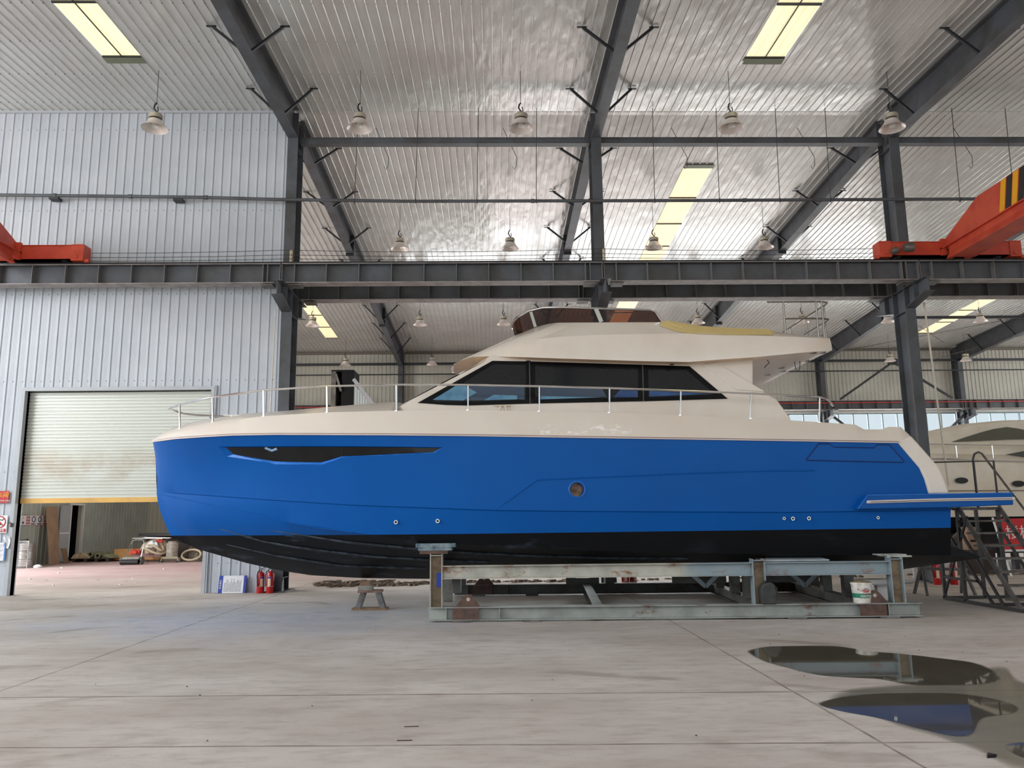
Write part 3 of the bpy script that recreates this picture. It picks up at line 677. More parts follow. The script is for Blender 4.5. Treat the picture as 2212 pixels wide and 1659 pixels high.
# ------------------------------------------------------------------ travelling cranes
def crane(xc, c0, c1, side, label):
    """single girder crane: end carriage on the near runway, bridge running towards the camera"""
    t = thing('overhead_crane', label, 'overhead crane', (xc, 17.97, 7.58)); Tm = Matrix.Translation(-Vector(t.location))
    def B(m, n, mat, par=None, **k): m.bm.transform(Tm); return m.build(n, mat, par or t, **k)
    m = MB(); m.box(c0, c1, 17.82, 18.12, 7.6, 7.93); m.box(c0, c1, 17.79, 18.15, 7.6, 7.612); m.box(c0, c1, 17.79, 18.15, 7.92, 7.932)
    ca = B(m, 'end_carriage', RED)
    for e in (c0+.12, c1-.12):
        m = MB(); m.box(e-.14, e+.14, 17.8, 18.14, 7.56, 7.95); m.lathe([(.045, -.02), (.045, .12)], (e-.02, 17.8, 7.66), 12, 'Y'); B(m, 'end_cap', RED, ca)
        m = MB(); o = e-.05 if e < xc else e-.03; s_ = -1 if e < xc else 1
        m.lathe([(.05, 0), (.05, .1)], (e+s_*.14-(.1 if s_ < 0 else 0), 17.9, 7.58), 12, 'X'); B(m, 'buffer', RED, ca)
        m = MB(); m.lathe([(.1, -.06), (.1, .06)], (e-s_*.35, 17.97, 7.665), 20, 'Y'); B(m, 'wheel', BRACE, ca)
    xa, xb = xc-.17, xc+.17
    pts = [(xa, 17.8, 7.96), (xa, 16.4, 8.47), (xa, -5, 8.47), (xa, -5, 7.76), (xa, 18.1, 7.76), (xa, 18.1, 7.96)]
    m = MB(); m.prism(pts, (xb-xa, 0, 0)); br = B(m, 'bridge_girder', RED)
    m = MB(); m.box(xc-.27, xc+.27, -5, 17.9, 7.735, 7.76)
    for s in (-1, 1):
        m.prism([(xc+s*.2, -5, 7.735), (xc+s*.19, -5, 7.6), (xc+s*.28, -5, 7.43), (xc+s*.16, -5, 7.43), (xc+s*.08, -5, 7.6), (xc+s*.08, -5, 7.735)], (0, 22.6, 0))
    m.box(xc-.28, xc+.28, -5, 17.4, 7.415, 7.432)
    B(m, 'hoist_rail_beam', RED, br)
    xw = xa-.004 if side < 0 else xb+.004
    for k in range(4):
        y = 15.72-.2*k
        m = MB(); sl = .17
        m.prism([(xw, y, 7.78), (xw, y-.17, 7.78), (xw, y-.17-sl, 8.46), (xw, y-sl, 8.46)], (-.004*(-side), 0, 0)); B(m, 'hazard_stripe', HAZY if k % 2 == 0 else HAZB, br)
    m = MB()
    for k in range(4): m.lathe([(.02, 0), (.02, .06)], (xa-.02 if side < 0 else xb-.04, 17.75, 7.66+.08*k), 8, 'X')
    m.box(xa-.1 if side < 0 else xb, xa if side < 0 else xb+.1, 17.74, 17.82, 7.58, 7.98)
    B(m, 'bolted_joint', RED, br)
    return t, B
t, B = crane(10.91, 9.2, 12.57, -1, 'orange-red overhead crane with black and yellow stripes at the right edge')
m = MB(); m.lathe([(.08, 0), (.1, .03), (.1, .22), (.06, .25)], (9.62, 17.55, 7.7), 16, 'X'); m.lathe([(.05, 0), (.085, .05), (.085, .16), (.05, .2)], (9.5, 17.62, 7.68), 16, 'Y'); m.box(9.78, 9.9, 17.6, 17.8, 7.72, 7.86)
B(m, 'drive_motor', mk('grey_motor_casting', (110, 104, 98), .4, metal=.4), None, smooth=True)
m = MB(); m.box(12.1, 12.4, 17.9, 18.1, 7.93, 8.0); B(m, 'junction_box', TRIM)
t, B = crane(-11.13, -12.75, -9.47, 1, 'orange-red overhead crane end at the left edge above the girder')

# ================================================================== the blue motor yacht
YB = 14.6; X0 = atY(335, 953, YB)[0]
yacht = thing('motor_yacht', 'blue motor yacht with black bottom and cream flybridge superstructure, blocked up on a steel cradle', 'yacht', (0, YB, 0))
TY = Matrix.Translation((0, -YB, 0))
def BY(m, n, mat, par=None, **k): m.bm.transform(TY); return m.build(n, mat, par or yacht, **k)
def lx(l): return [p[0] for p in l], [p[1] for p in l]
def solve(X, b_, line, side=-1, z0=2.5):
    """height at which the point (X, half breadth b_) lies on a line read from the photo"""
    xs, ys = lx(line); Y = YB+side*b_; z = z0
    for _ in range(12):
        px, py = proj(X, Y, z); z += (py-np.interp(px, xs, ys))*Y/FPX
    return float(z)
def xsolve(px, py, bf, yc=None):
    Y = YB-1.9
    for _ in range(20):
        X = atY(px, py, Y)[0]; Y = YB-bf(X)
    return X, Y, atY(px, py, Y)[2]
def sup(s, L, p, q): s = max(0, min(1, s/L)); return (1-(1-s)**p)**q
bs = lambda X: 2.1*sup(X-X0, 6, 2.6, .6)
bk_ = lambda X: 2.02*sup(X-X0, 6.6, 2.2, .95)
bc = lambda X: bk_(X)*(1-.06*min(1, max(0, X-X0)/2.5))
SH = [(333, 954.5), (381.5, 948), (443, 943.8), (504, 940.5), (597, 939), (720, 939.5), (842, 940), (1000, 941.5), (1202, 944.7), (1443, 948.5), (1700, 952.5), (1939, 956.7), (2100, 959)]
KN = [(338, 1063), (602, 1082), (760, 1092), (1067, 1103.3), (1253, 1105.5), (1700, 1107.5), (2048, 1103), (2100, 1102)]
CH = [(338, 1064), (470, 1094), (602, 1124), (764, 1150), (900, 1168), (1100, 1183), (1400, 1193), (1700, 1198), (2050, 1200), (2120, 1200)]
KL = [(366, 1153), (390.5, 1170.5), (433, 1188), (531.6, 1216), (602, 1232), (672.6, 1242.8), (778, 1248.7), (923, 1250.5), (1100, 1247), (1500, 1240), (2050, 1229), (2200, 1226)]
XT = atY(2047, 1130, 12.7)[0]
NS = 64
ts = [(i/(NS-1))**1.7 for i in range(NS)]
def row(xa, xb, bf, line=None, zf=None, sb_=0):
    out = []
    for t_ in ts:
        X = xa+(xb-xa)*t_; b_ = max(0, bf(X)-bf(xa)*(1-t_)**6 if sb_ else bf(X)); z = solve(X, b_, line) if line else zf(X)
        out.append((X, b_, z))
    return out
xk = atY(366, 1153, YB)[0]
X0k = atY(338.5, 1063.5, YB)[0]; DS = X0k-X0
keel = row(xk, XT, lambda X: 0, KL)
stem_m = atY(338, 1063.5, YB)
chine = row(X0k, XT, lambda X: bc(X-DS), CH); knuck = row(X0k, XT, lambda X: bk_(X-DS), KN)
# the sheer side ends on the cream quarter: rows between knuckle and sheer end on its curve
ends = [(.0, 2048, 1103), (.253, 2008, 1066), (.479, 1998.4, 1032.8), (.63, 1987.4, 1010.7), (.82, 1962, 983), (1.0, 1939, 956.7)]
xe = [xsolve(px, py, bs)[0] for f, px, py in ends]
sheer_full = lambda X: solve(X, bs(X), SH)
kn_full = lambda X: solve(X, bk_(X), KN)
stem_pts = [atY(338, 1063.5, YB), atY(342, 1092, YB), atY(352, 1120, YB), atY(366, 1153, YB)]
def stem_at(f):  # f 0 at the knuckle, 1 at the waterline
    a = [0, .33, .66, 1]; return [float(np.interp(f, a, [p[i] for p in stem_pts])) for i in (0, 2)]
rows = []
for f in (1, .8, .6, .4, .2, 0):       # keel (1) -> chine (0)
    sxz = stem_at(f); r = []
    base0 = None
    for t_, k, c in zip(ts, keel, chine):
        bulge = 4*f*(1-f)*.05
        p = [k[j]*f+c[j]*(1-f) for j in range(3)]; p[2] -= bulge*min(1, t_*6)
        p[1] += 4*f*(1-f)*.2*math.exp(-(max(0, k[0]-X0)/3.2)**2)*min(1, max(0, k[0]-X0-.45)*1.6)
        if base0 is None: base0 = (sxz[0]-p[0], sxz[1]-p[2])
        wgt = (1-t_)**14
        p[0] += base0[0]*wgt; p[2] += base0[1]*wgt
        r.append(tuple(p))
    rows.append(r)
step = .025
rows.append([(x, b_, z-.004) for x, b_, z in knuck])
rows.append([(x, b_+step*min(1, max(0, x-X0k)*2), z+.012) for x, b_, z in knuck])
for (f, px, py), xend in list(zip(ends, xe))[1:]:
    r = []
    for t_ in ts:
        xs0 = X0k*(1-f)+X0*f; X = xs0+(xend-xs0)*t_; dsh = xs0-X0; s_ = X-xs0
        bb = bk_(X-dsh)*(1-f)+bs(X-dsh)*f+step*min(1, s_*2)*(1-f)-.10*math.sin(PI*f)*math.exp(-((s_-1.6)/1.8)**2)
        zz = kn_full(X)*(1-f)+sheer_full(X)*f
        r.append((X, max(0, bb), zz))
    rows.append(r)
def side(rows, s): return [[(x, YB+s*b_, z) for x, b_, z in r] for r in rows]
hm = MB(); near = hm.grid(side(rows, -1)); far = hm.grid(side(rows, 1))
# close deck, transom
top_n = [v.co.copy() for v in near[-1]]; top_f = [v.co.copy() for v in far[-1]]
hm.grid([top_n, top_f]); hm.grid([[r[-1].co.copy() for r in near], [r[-1].co.copy() for r in far]]); hm.grid([[v.co.copy() for v in near[0]], [v.co.copy() for v in far[0]]])
bmesh.ops.remove_doubles(hm.bm, verts=hm.bm.verts, dist=.002)
bmesh.ops.dissolve_degenerate(hm.bm, dist=.0005, edges=hm.bm.edges)
bmesh.ops.triangulate(hm.bm, faces=[f for f in hm.bm.faces if len(f.verts) > 4])
bmesh.ops.recalc_face_normals(hm.bm, faces=hm.bm.faces)
HB = BVHTree.FromBMesh(hm.bm)
def hit(px, py, off=0.0):
    d = Vector(ray(px, py)).normalized(); h = HB.ray_cast(Vector((0, 0, EYE)), d)
    if h[0] is None: p = Vector(atY(px, py, YB-2.0)); n = Vector((0, -1, 0))
    else:
        p, n = h[0], h[1]
        if n.dot(d) > 0: n = -n
    return p+n*off
# recess cutters (hull window, porthole, stern hatch and the long recessed panel)
def cutter(outer, inner, depth, out=.15):
    """frustum from just outside the skin down to a smaller outline at the given depth"""
    def dense(pl_, q_):
        out_ = []
        for (a_, b2_), (c_2, d_2) in zip(zip(pl_, pl_[1:]+pl_[:1]), zip(q_, q_[1:]+q_[:1])):
            k_ = max(1, int(math.hypot(d_2[0]-c_2[0], d_2[1]-c_2[1])/12))
            out_ += [(a_[0]+(b2_[0]-a_[0])*i/k_, a_[1]+(b2_[1]-a_[1])*i/k_) for i in range(k_)]
        return out_
    outer, inner = dense(outer, outer), dense(inner, outer)
    c = MB(); A = [hit(x, y) for x, y in outer]; I = [hit(x, y) for x, y in inner]; n = len(A)
    V0 = [c.bm.verts.new(a+Vector((0, -out, 0))) for a in A]; V1 = [c.bm.verts.new(a+Vector((0, -.0031, 0))) for a in A]; V2 = [c.bm.verts.new(i+Vector((0, depth, 0))) for i in I]
    if depth > .2:
        for v in V1: c.bm.verts.remove(v)
        pairs = ((V0, V2),)
    else: pairs = ((V0, V1), (V1, V2))
    for P_, Q in pairs:
        for i in range(n): c.bm.faces.new([P_[i], P_[(i+1) % n], Q[(i+1) % n], Q[i]])
    c.bm.faces.new(V0[::-1]); c.bm.faces.new(V2)
    bmesh.ops.triangulate(c.bm, faces=c.bm.faces[:])
    return c
HWo = [(470, 964.5), (560, 964), (660, 963.5), (760, 963.8), (860, 964.8), (958, 966.5), (938, 979.3), (840, 984), (738, 989), (695, 1004), (640, 1003.5), (593, 1003), (570, 997.5), (490, 986)]
HWi = [(487, 966), (565, 965.8), (660, 965.3), (760, 965.4), (860, 966.2), (951, 967.5), (935, 976), (840, 980.5), (737, 985), (693, 998), (640, 997.5), (593, 996), (570, 992.5), (503, 981)]
SHo = [(1768, 958.5), (1792, 958.8), (1800, 966), (1888, 967.5), (1896, 960.5), (1922, 961), (1953, 996), (1951, 999), (1742, 994.5), (1742, 991)]
ctr = (1846, 979)
def inset(pl, k, c): return [(x+(c[0]-x)*k[0], y+(c[1]-y)*k[1]) for x, y in pl]
cuts = [cutter(HWo, HWi, .06), cutter([(1246.5+15.3*math.cos(2*PI*k/20), 1057.3+15.3*math.sin(2*PI*k/20)) for k in range(20)], [(1246.5+15*math.cos(2*PI*k/20), 1057.3+15*math.sin(2*PI*k/20)) for k in range(20)], .25)]
hull = BY(hm, 'hull', HULL, smooth=True, weld=False, flat_angle=28)
def ring_groove(pl, c, wpx):
    inn = inset(pl, (wpx/105, wpx/19), c)
    return inn
for c in cuts:
    co = c.build('cut', HULL); 
    md = hull.modifiers.new('b', 'BOOLEAN'); md.object = co; md.operation = 'DIFFERENCE'; md.solver = 'EXACT'
    co.location = (0, -YB, 0); co.parent = yacht
    bpy.context.view_layer.update()
    dg = bpy.context.evaluated_depsgraph_get(); me = bpy.data.meshes.new_from_object(hull.evaluated_get(dg))
    hull.modifiers.clear(); n0 = len(hull.data.polygons)
    if len(me.polygons) > n0*.8: hull.data = me
    bpy.data.objects.remove(co, do_unlink=True)
hull.data.set_sharp_from_angle(angle=R(28))
# hull window glass and its pieces
m = MB(); tp, bt = HWi[:6], [HWi[0]]+HWi[:5:-1]+[HWi[5]]
gx = sorted(set([487+(951-487)*i/44 for i in range(45)]+[p[0] for p in HWi]))
m.grid([[hit(x, np.interp(x, *lx(tp)))+Vector((0, .034, 0)) for x in gx], [hit(x, .5*np.interp(x, *lx(tp))+.5*np.interp(x, *lx(bt)))+Vector((0, .034, 0)) for x in gx], [hit(x, np.interp(x, *lx(bt)))+Vector((0, .034, 0)) for x in gx]]); hw = BY(m, 'hull_window', HGLASS)
def edge_strip(seq_o, seq_i, do, di):
    m = MB(); m.grid([[hit(x, y)+Vector((0, do, 0)) for x, y in seq_o], [hit(x, y)+Vector((0, di, 0)) for x, y in seq_i]]); return m
BY(edge_strip(HWo[5:], HWi[5:], -.004, .045), 'window_bevel', BLUEL, hw)  # lower bevel in brighter blue, the light it catches put into the colour
m = MB(); m.tube([hit(737, 966)+Vector((0, .045, 0)), hit(737, 985)+Vector((0, .045, 0))], .012, 6); BY(m, 'glazing_bar', BLACKP, hw)
m = MB(); m.tube([hit(572, 967)+Vector((0, .03, 0)), hit(587, 973)+Vector((0, .03, 0)), hit(598, 969)+Vector((0, .03, 0))], .022, 8); BY(m, 'inner_fitting', mk('pale_blue_scrap', (130, 160, 190), .5), hw)
m = MB(); m.lathe([(.13, 0), (.13, .01)], tuple(hit(1246.5, 1057.3)+Vector((0, .22, 0))), 20, 'Y'); BY(m, 'porthole', mk('bare_wood_backing', (214, 178, 146), .8, rgb2=(120, 86, 68), scale=7))
m = MB(); pc = hit(1246.5, 1057.3); m.tube([(pc.x+.127*math.cos(2*PI*k/24), pc.y-.004, pc.z+.127*math.sin(2*PI*k/24)) for k in range(24)], .006, 5, closed=True); BY(m, 'porthole_rim', BLUEL)
# moulded lines: recessed long panel edge and stern hatch as thin ridges
def ridge(pl, r, name, mat, closed=False, sub=8, off=.002, par=None):
    pts = []
    seq = pl+[pl[0]] if closed else pl
    for a, b_ in zip(seq, seq[1:]):
        n = max(1, int(math.hypot(b_[0]-a[0], b_[1]-a[1])/sub))
        for k in range(n): pts.append(hit(a[0]+(b_[0]-a[0])*k/n, a[1]+(b_[1]-a[1])*k/n, off))
    if not closed: pts.append(hit(*pl[-1], off))
    m = MB(); m.tube(pts, r, 6, closed=closed); return BY(m, name, mat, par)
ridge([(1068, 1102.5), (1160, 1037), (1270, 1032), (1380, 1027.5), (1480, 1023), (1600, 1019), (1700, 1016.8), (1760, 1016.5)], .011, 'panel_moulding', BLUEH, sub=30)
ridge([(347, 1068), (400, 1079), (470, 1094), (540, 1109), (602, 1124), (690, 1140), (762, 1149.5)], .009, 'chine_moulding', BLUEH, sub=24)
# raised strip that makes the shadow step of the panel
m = MB()
up = [(1068, 1102.5), (1160, 1037), (1270, 1032), (1380, 1027.5), (1480, 1023), (1600, 1019), (1700, 1016.8)]
hatch = ridge(SHo, .009, 'stern_hatch', mk('dark_blue_seam', (2, 40, 100), .4), closed=True, sub=10)
m = MB(); m.poly([hit(x, y, .005) for x, y in inset(SHo, (.03, .1), ctr)]); BY(m, 'hatch_panel', BLUEH, hatch)
# through-hull fittings
for px, py, rr in ((855.5, 1128, .032), (945.5, 1125.5, .032), (1692.5, 1120, .024), (1711.5, 1120.3, .03), (1746, 1119.8, .03), (1895, 1118.4, .024)):
    p = hit(px, py); m = MB(); m.lathe([(rr*.55, -.012), (rr*.6, -.03), (rr, -.03), (rr*1.1, -.005), (rr*1.1, .01)], tuple(p), 16, 'Y', cap=False); th = BY(m, 'through_hull_fitting', CHROME, smooth=True)
    m = MB(); m.lathe([(rr*.6, -.014), (rr*.6, .0)], tuple(p), 12, 'Y'); BY(m, 'bore', RUBBER, th)
# spray rails under the bow
def rail_pts(pl): return [hit(x, y, .004) for x, y in pl]
for pl in ([(475, 1142.5), (567, 1168.7), (640, 1181), (708, 1190), (814, 1202), (925, 1207.5), (1060, 1213)], [(489, 1176), (602, 1200.5), (743, 1221.6), (919, 1227)], [(585, 1145.5), (754, 1170.5), (905, 1184.6), (1000, 1192), (1130, 1199), (1300, 1204), (1485, 1205)]):
    dense = []
    for a, b_ in zip(pl, pl[1:]):
        n = max(1, int((b_[0]-a[0])/14))
        for k in range(n): dense.append((a[0]+(b_[0]-a[0])*k/n, a[1]+(b_[1]-a[1])*k/n))
    dense.append(pl[-1]); m = MB(); P_ = rail_pts(dense); N = len(P_)
    m.grid([[p+Vector((0, 0, .004+.018*min(1, i/10))) for i, p in enumerate(P_)], [p+Vector((0, -.026*min(1, i/14, (N-1-i)/8+.01), -.004)) for i, p in enumerate(P_)], [p+Vector((0, .01, -.004-.022*min(1, i/10))) for i, p in enumerate(P_)]])
    BY(m, 'spray_rail', SCUFF)
# stern extension of the bottom
m = MB(); cx, cb, cz = chine[-1]; kx, kb, kz = keel[-1]
tip = atY(2117, 1201.5, YB-1.85); A = [(XT-.02, YB-cb+.01, 1.06), (XT-.02, YB, 1.06), (XT-.02, YB+cb-.01, 1.06)]; T_ = [(tip[0], YB-1.85, tip[2]), (tip[0]+.05, YB, tip[2]), (tip[0], YB+1.85, tip[2])]
Bm = [(tip[0]-.02, YB-1.85, tip[2]-.035), (tip[0]+.02, YB, kz+.05), (tip[0]-.02, YB+1.85, tip[2]-.035)]; C_ = [(XT-.02, YB-cb+.01, cz), (XT-.02, YB, kz), (XT-.02, YB+cb-.01, cz)]
m.grid([A, T_, Bm, C_]); m.poly([A[0], T_[0], Bm[0], C_[0]]); m.poly([A[2], T_[2], Bm[2], C_[2]]); BY(m, 'hull_extension', BLACKB)
# swim platform
def pt(px, py, b_): return Vector(atY(px, py, YB-b_))
Yp = 2.2
pl = [pt(1853, 1100, Yp), pt(1874, 1070, Yp), pt(2010, 1067, Yp), pt(2188, 1064.5, Yp), pt(2190, 1090.5, Yp), pt(2054, 1096.5, Yp)]
m = MB(); m.prism([(p.x, YB-Yp, p.z) for p in pl], (0, 2*Yp, 0)); sp_ = BY(m, 'swim_platform', BLUEH, bevel=.015)
m = MB(); ya = YB-Yp-.012
strip = [pt(1872, 1084.5, Yp), pt(2010, 1080.5, Yp), pt(2190, 1077, Yp)]
m.tube([(p.x, ya, p.z) for p in strip], .024, 8); BY(m, 'rubbing_strip', mk('cream_rubbing_strip', (224, 214, 208), .3), sp_, smooth=True)
m = MB(); m.tube([(p.x+.04, ya-.022, p.z) for p in strip[:2]]+[(strip[2].x-.05, ya-.022, strip[2].z)], .006, 5); BY(m, 'strip_insert', STEELD, sp_)
m = MB(); q = [pt(1853.5, 1099.5, Yp), pt(1874, 1070, Yp), pt(2188, 1064.8, Yp)]; m.tube([(p.x, YB-Yp-.002, p.z) for p in q], .009, 5); BY(m, 'highlight_edge', BLUEL, sp_)  # thin bright line paints the highlight along the platform edge

# deck moulding: topsides above the rub rail, foredeck and side deck
EL = [(335, 951), (345, 943), (357, 937), (388, 926), (459, 912), (569, 899), (706, 890.6), (856, 887), (1011, 885.5), (1165, 888), (1317, 891), (1471, 896.5), (1623, 903.7), (1710, 908), (1847, 917), (1867, 927.6), (1904, 927.6), (1919, 922), (1946, 922.5), (1966.8, 942), (2010, 960)]
CL = [(335, 950), (350, 941), (388, 924), (459, 909), (569, 896), (634, 895), (704, 889), (781, 880.8), (855, 872), (904, 870), (1400, 872)]
XE = xsolve(1966, 941, lambda X: bs(X)-.1)[0]
bE = lambda X: max(0, bs(X)-.12*min(1, max(0, X-X0)/1.0))
dxs = sorted(set([X0+(XE-X0)*(i/90)**1.25 for i in range(91)]+[xsolve(px, py, bE)[0] for px, py in ((1847, 917), (1867, 927.6), (1904, 927.6), (1919, 922), (1946, 922.5))]))
dr = {k: [] for k in 'SMEWC'}
for X in dxs:
    b0, b1 = bs(X), bE(X); zs = solve(X, b0, SH)+.005; ze = max(zs+.004, solve(X, b1, EL))
    dr['S'].append((X, b0+.004, zs)); dr['M'].append((X, b0*.45+b1*.55+.012*min(1, (X-X0)), zs*.4+ze*.6)); dr['E'].append((X, b1, ze))
    zc = max(ze, solve(X, 0, CL)) if X < -1.6 else ze
    if X < 4.6:
        dr['W'].append((X, b1*.72, ze+(zc-ze)*.55 if X < -1.6 else ze-.02)); dr['C'].append((X, 0, zc if X < -1.6 else ze-.02))
    else:
        dr['W'].append((X, b1-.18, ze-.01)); dr['C'].append((X, b1-.2, 2.25))
m = MB(); rr_ = [dr[k] for k in 'SMEWC']
m.grid(side(rr_, -1)); m.grid(side(rr_, 1))
dk = BY(m, 'deck_moulding', GELS, smooth=True, flat_angle=40)
m = MB(); m.poly([(4.6, YB-1.8, 2.26), (XE, YB-1.8, 2.26), (XE, YB+1.8, 2.26), (4.6, YB+1.8, 2.26)]); BY(m, 'cockpit_floor', GELU)
# cream quarter panels
QP = [(1936, 956), (1966.5, 940.5), (2009.5, 988.5), (2026, 1008), (2034.4, 1024.5), (2048, 1060.5), (2048, 1067.5), (2007, 1067.5), (1996.4, 1033.5), (1985.4, 1011.5), (1960, 983)]
for s in (-1, 1):
    m = MB(); P_ = [Vector(atY(x, y, YB-2.08)) for x, y in QP]
    P_ = [Vector((p.x, YB+s*(bs(p.x)+.006), p.z)) for p in P_]
    m.prism(P_, (0, -s*.32, 0)); BY(m, 'quarter_panel', GEL, bevel=.03)
m = MB(); m.box(XE-.25, XE-.1, YB-1.85, YB+1.85, 1.85, 2.6); BY(m, 'transom_seat_back', GEL, bevel=.03)
# rub rail
for s in (-1, 1):
    m = MB(); P_ = [(X, YB+s*(bs(X)+.014), solve(X, bs(X), SH)+.012) for X in [X0+(xe[-1]-X0)*(i/70)**1.5 for i in range(71)]]
    m.tube(P_, .02, 6); rrl = BY(m, 'rub_rail', mk('cream_rub_rail', (226, 212, 208), .3), smooth=True)
    m = MB(); m.tube([(x, y+s*.018, z+.006) for x, y, z in P_], .006, 5); BY(m, 'steel_insert', mk('tarnished_rail_insert', (150, 132, 116), .3, metal=.6), rrl)
# anchor roller and cleats
m = MB(); a = xsolve(402, 926, lambda X: bs(X)*.75); m.bar((a[0]-.12, a[1]+.1, a[2]), (a[0]+.16, a[1]+.15, a[2]+.09), .09, .05); BY(m, 'bow_fairlead', mk('brown_fairlead', (112, 92, 72), .4, metal=.4))
def cleat(c, L, name='cleat', mat=WHITE):
    m = MB(); m.tube([(c[0]-L/2, c[1], c[2]+.08), (c[0], c[1], c[2]+.075), (c[0]+L/2, c[1], c[2]+.08)], .012, 8)
    for s in (-1, 1): m.tube([(c[0]+s*L*.2, c[1], c[2]), (c[0]+s*L*.14, c[1], c[2]+.075)], .016, 8)
    BY(m, name, mat, smooth=True)
a = xsolve(508, 903, lambda X: bs(X)*.7); cleat((a[0], a[1], a[2]-.03), .4)
cleat(tuple(pt(1086.5, 886, 1.75)), .27, mat=mk('cream_cleat', (222, 206, 186), .35))

# handrail of the bow and side decks
RT = [(366, 883), (370, 880.5), (377, 878), (388, 874), (459, 858), (569, 843), (706, 834), (856, 831), (1011, 831.5), (1165, 834), (1316.6, 838), (1470, 843.7), (1620.8, 850), (1770, 858), (1785, 861), (1796, 867)]
XR0 = atY(369, 881.5, YB)[0]
br_ = lambda X: 2.0*sup(X-XR0, 5.7, 2.4, .58)
XRE = xsolve(1770, 858, br_)[0]
for s in (-1, 1):
    xs_ = [XR0+(XRE-XR0)*(i/60)**1.8 for i in range(61)]
    P_ = [(X, YB+s*br_(X), solve(X, br_(X), RT)) for X in xs_]
    e = P_[-1]; P_ += [(e[0]+.1, e[1], e[2]-.03), (e[0]+.19, e[1]-s*.02, e[2]-.09), (e[0]+.24, e[1]-s*.05, e[2]-.14)]
    m = MB(); m.tube(P_, .017, 8); hr = BY(m, 'handrail', CHROME, smooth=True)
    for px, pyt, pyb in ((388, 874, 926), (459, 858, 912), (569, 843, 899), (706, 834, 890.6), (856, 831, 888), (1011, 831.5, 886), (1165, 834, 888), (1316.6, 838, 891.5), (1470.5, 844, 897), (1622.5, 850, 904), (1771, 858, 911)):
        t_ = xsolve(px, pyt, br_); Xb = xsolve(px, pyb, bE)[0]; zb = solve(Xb, bE(Xb), EL)
        m = MB(); m.tube([(t_[0], YB+s*br_(t_[0]), solve(t_[0], br_(t_[0]), RT)), (Xb, YB+s*(bE(Xb)-.02), zb-.01)], .015, 8); m.lathe([(.032, 0), (.032, .012)], (Xb, YB+s*(bE(Xb)-.02), zb-.008), 12); BY(m, 'stanchion', CHROME, hr, smooth=True)

# cabin
bcz = lambda z: 1.76-.16*(z-3.0)/1.1
CB = [(872, 874), (890, 862), (1046, 779), (1054, 768), (1060, 764), (1250, 766), (1489, 772), (1625, 764), (1627, 832), (1627, 900), (1627, 930), (1300, 925), (872, 920)]
front = {0: 1, 1: 1, 2: 1, 3: .8, 4: .5, 12: 1}
P0 = [atY(x, y, YB-1.72) for x, y in CB]
m = MB(); sec = []
for iv in range(-8, 9):
    v = iv/8; sec.append([(p[0]+(-.42*(1-v*v)*front.get(i, 0)) + (.36 if i in (0, 1, 2, 3, 12) and abs(v) < 1 else 0)*0, YB+v*bcz(p[2]), p[2]) for i, p in enumerate(P0)])
m.grid(sec, closed=True); m.poly(sec[0][::-1]); m.poly(sec[-1]); cab = BY(m, 'cabin', GEL, smooth=True, flat_angle=30)
m = MB(); fr = []
for iv in range(-8, 9):
    v = iv/8*.95
    a, c_ = P0[1], P0[2]; fr.append([(a[0]+.05-.42*(1-v*v)-.03, YB+v*bcz(a[2]), a[2]+.02), (c_[0]-.42*(1-v*v)-.03, YB+v*bcz(c_[2]), c_[2]+.01)])
m.grid(fr); BY(m, 'windshield', mk('grey_masked_windshield', (150, 146, 146), .35, coat=.3), cab)
def cpt(px, py, off): 
    p = atY(px, py, YB-1.68)
    for _ in range(4): p = atY(px, py, YB-bcz(p[2]))
    return Vector((p[0], p[1]-off, p[2]))
WN = [(902.4, 870.4), (1063.6, 779.6), (1143, 781), (1387, 788), (1489, 791.3), (1571.5, 861.4), (1400, 866.7), (1144.8, 872), (1010, 876), (964, 875)]
m = MB(); m.prism([cpt(x, y, .012) for x, y in WN], (0, .03, 0)); win = BY(m, 'side_window', GLASSB, cab)
P1 = [(935, 868.5), (1066, 787.5), (1136, 789), (1136, 864), (1010, 868)]
P2 = [(1156, 789.5), (1378, 796), (1378, 859.5), (1156, 864)]
P3 = [(1400, 797), (1482, 799), (1540, 850), (1538, 853), (1400, 858.5)]
for pl in (P1, P2, P3): m = MB(); m.prism([cpt(x, y, .016) for x, y in pl], (0, .004, 0)); BY(m, 'window_pane', DGLASS, win)
for pl, mt, nm in ((((934.7, 864), (985, 833.5), (1003, 832.8), (1030, 848), (1000, 865.6)), FILML, 'protective_film'), (((1046, 865), (1066, 853), (1117, 854.5), (1117, 863)), FILML, 'protective_film'),
                   (((1030, 848), (1003, 833), (1133, 834), (1133, 863.5), (1117, 863), (1117, 854.5), (1066, 853), (1046, 865), (1000, 865.6)), mk('dim_blue_film', (46, 66, 88), .2, coat=.3), 'film_shade'),
                   (((1168, 856), (1168, 863), (1300, 858.5)), FILML, 'protective_film'), (((1325, 858), (1340, 842), (1377, 845), (1377, 858.5)), FILMB, 'protective_film'),
                   (((1168, 836), (1300, 838), (1310, 858), (1168, 856)), mk('dim_blue_film', (46, 66, 88), .2), 'film_shade'), (((1402, 845), (1402, 857), (1535, 851)), FILMB, 'protective_film')):
    m = MB(); m.prism([cpt(x, y, .019) for x, y in pl], (0, .002, 0)); BY(m, nm, mt, win)
for px0, px1, y0, y1 in ((1143.5, 1145, 781, 872), (1387.5, 1389.5, 788.5, 867)):
    m = MB(); m.bar(cpt(px0, y0, .02), cpt(px1, y1, .02), .014, .012, (0, 1, 0)); BY(m, 'glazing_bar', mk('grey_glazing_bar', (72, 74, 76), .4), win)
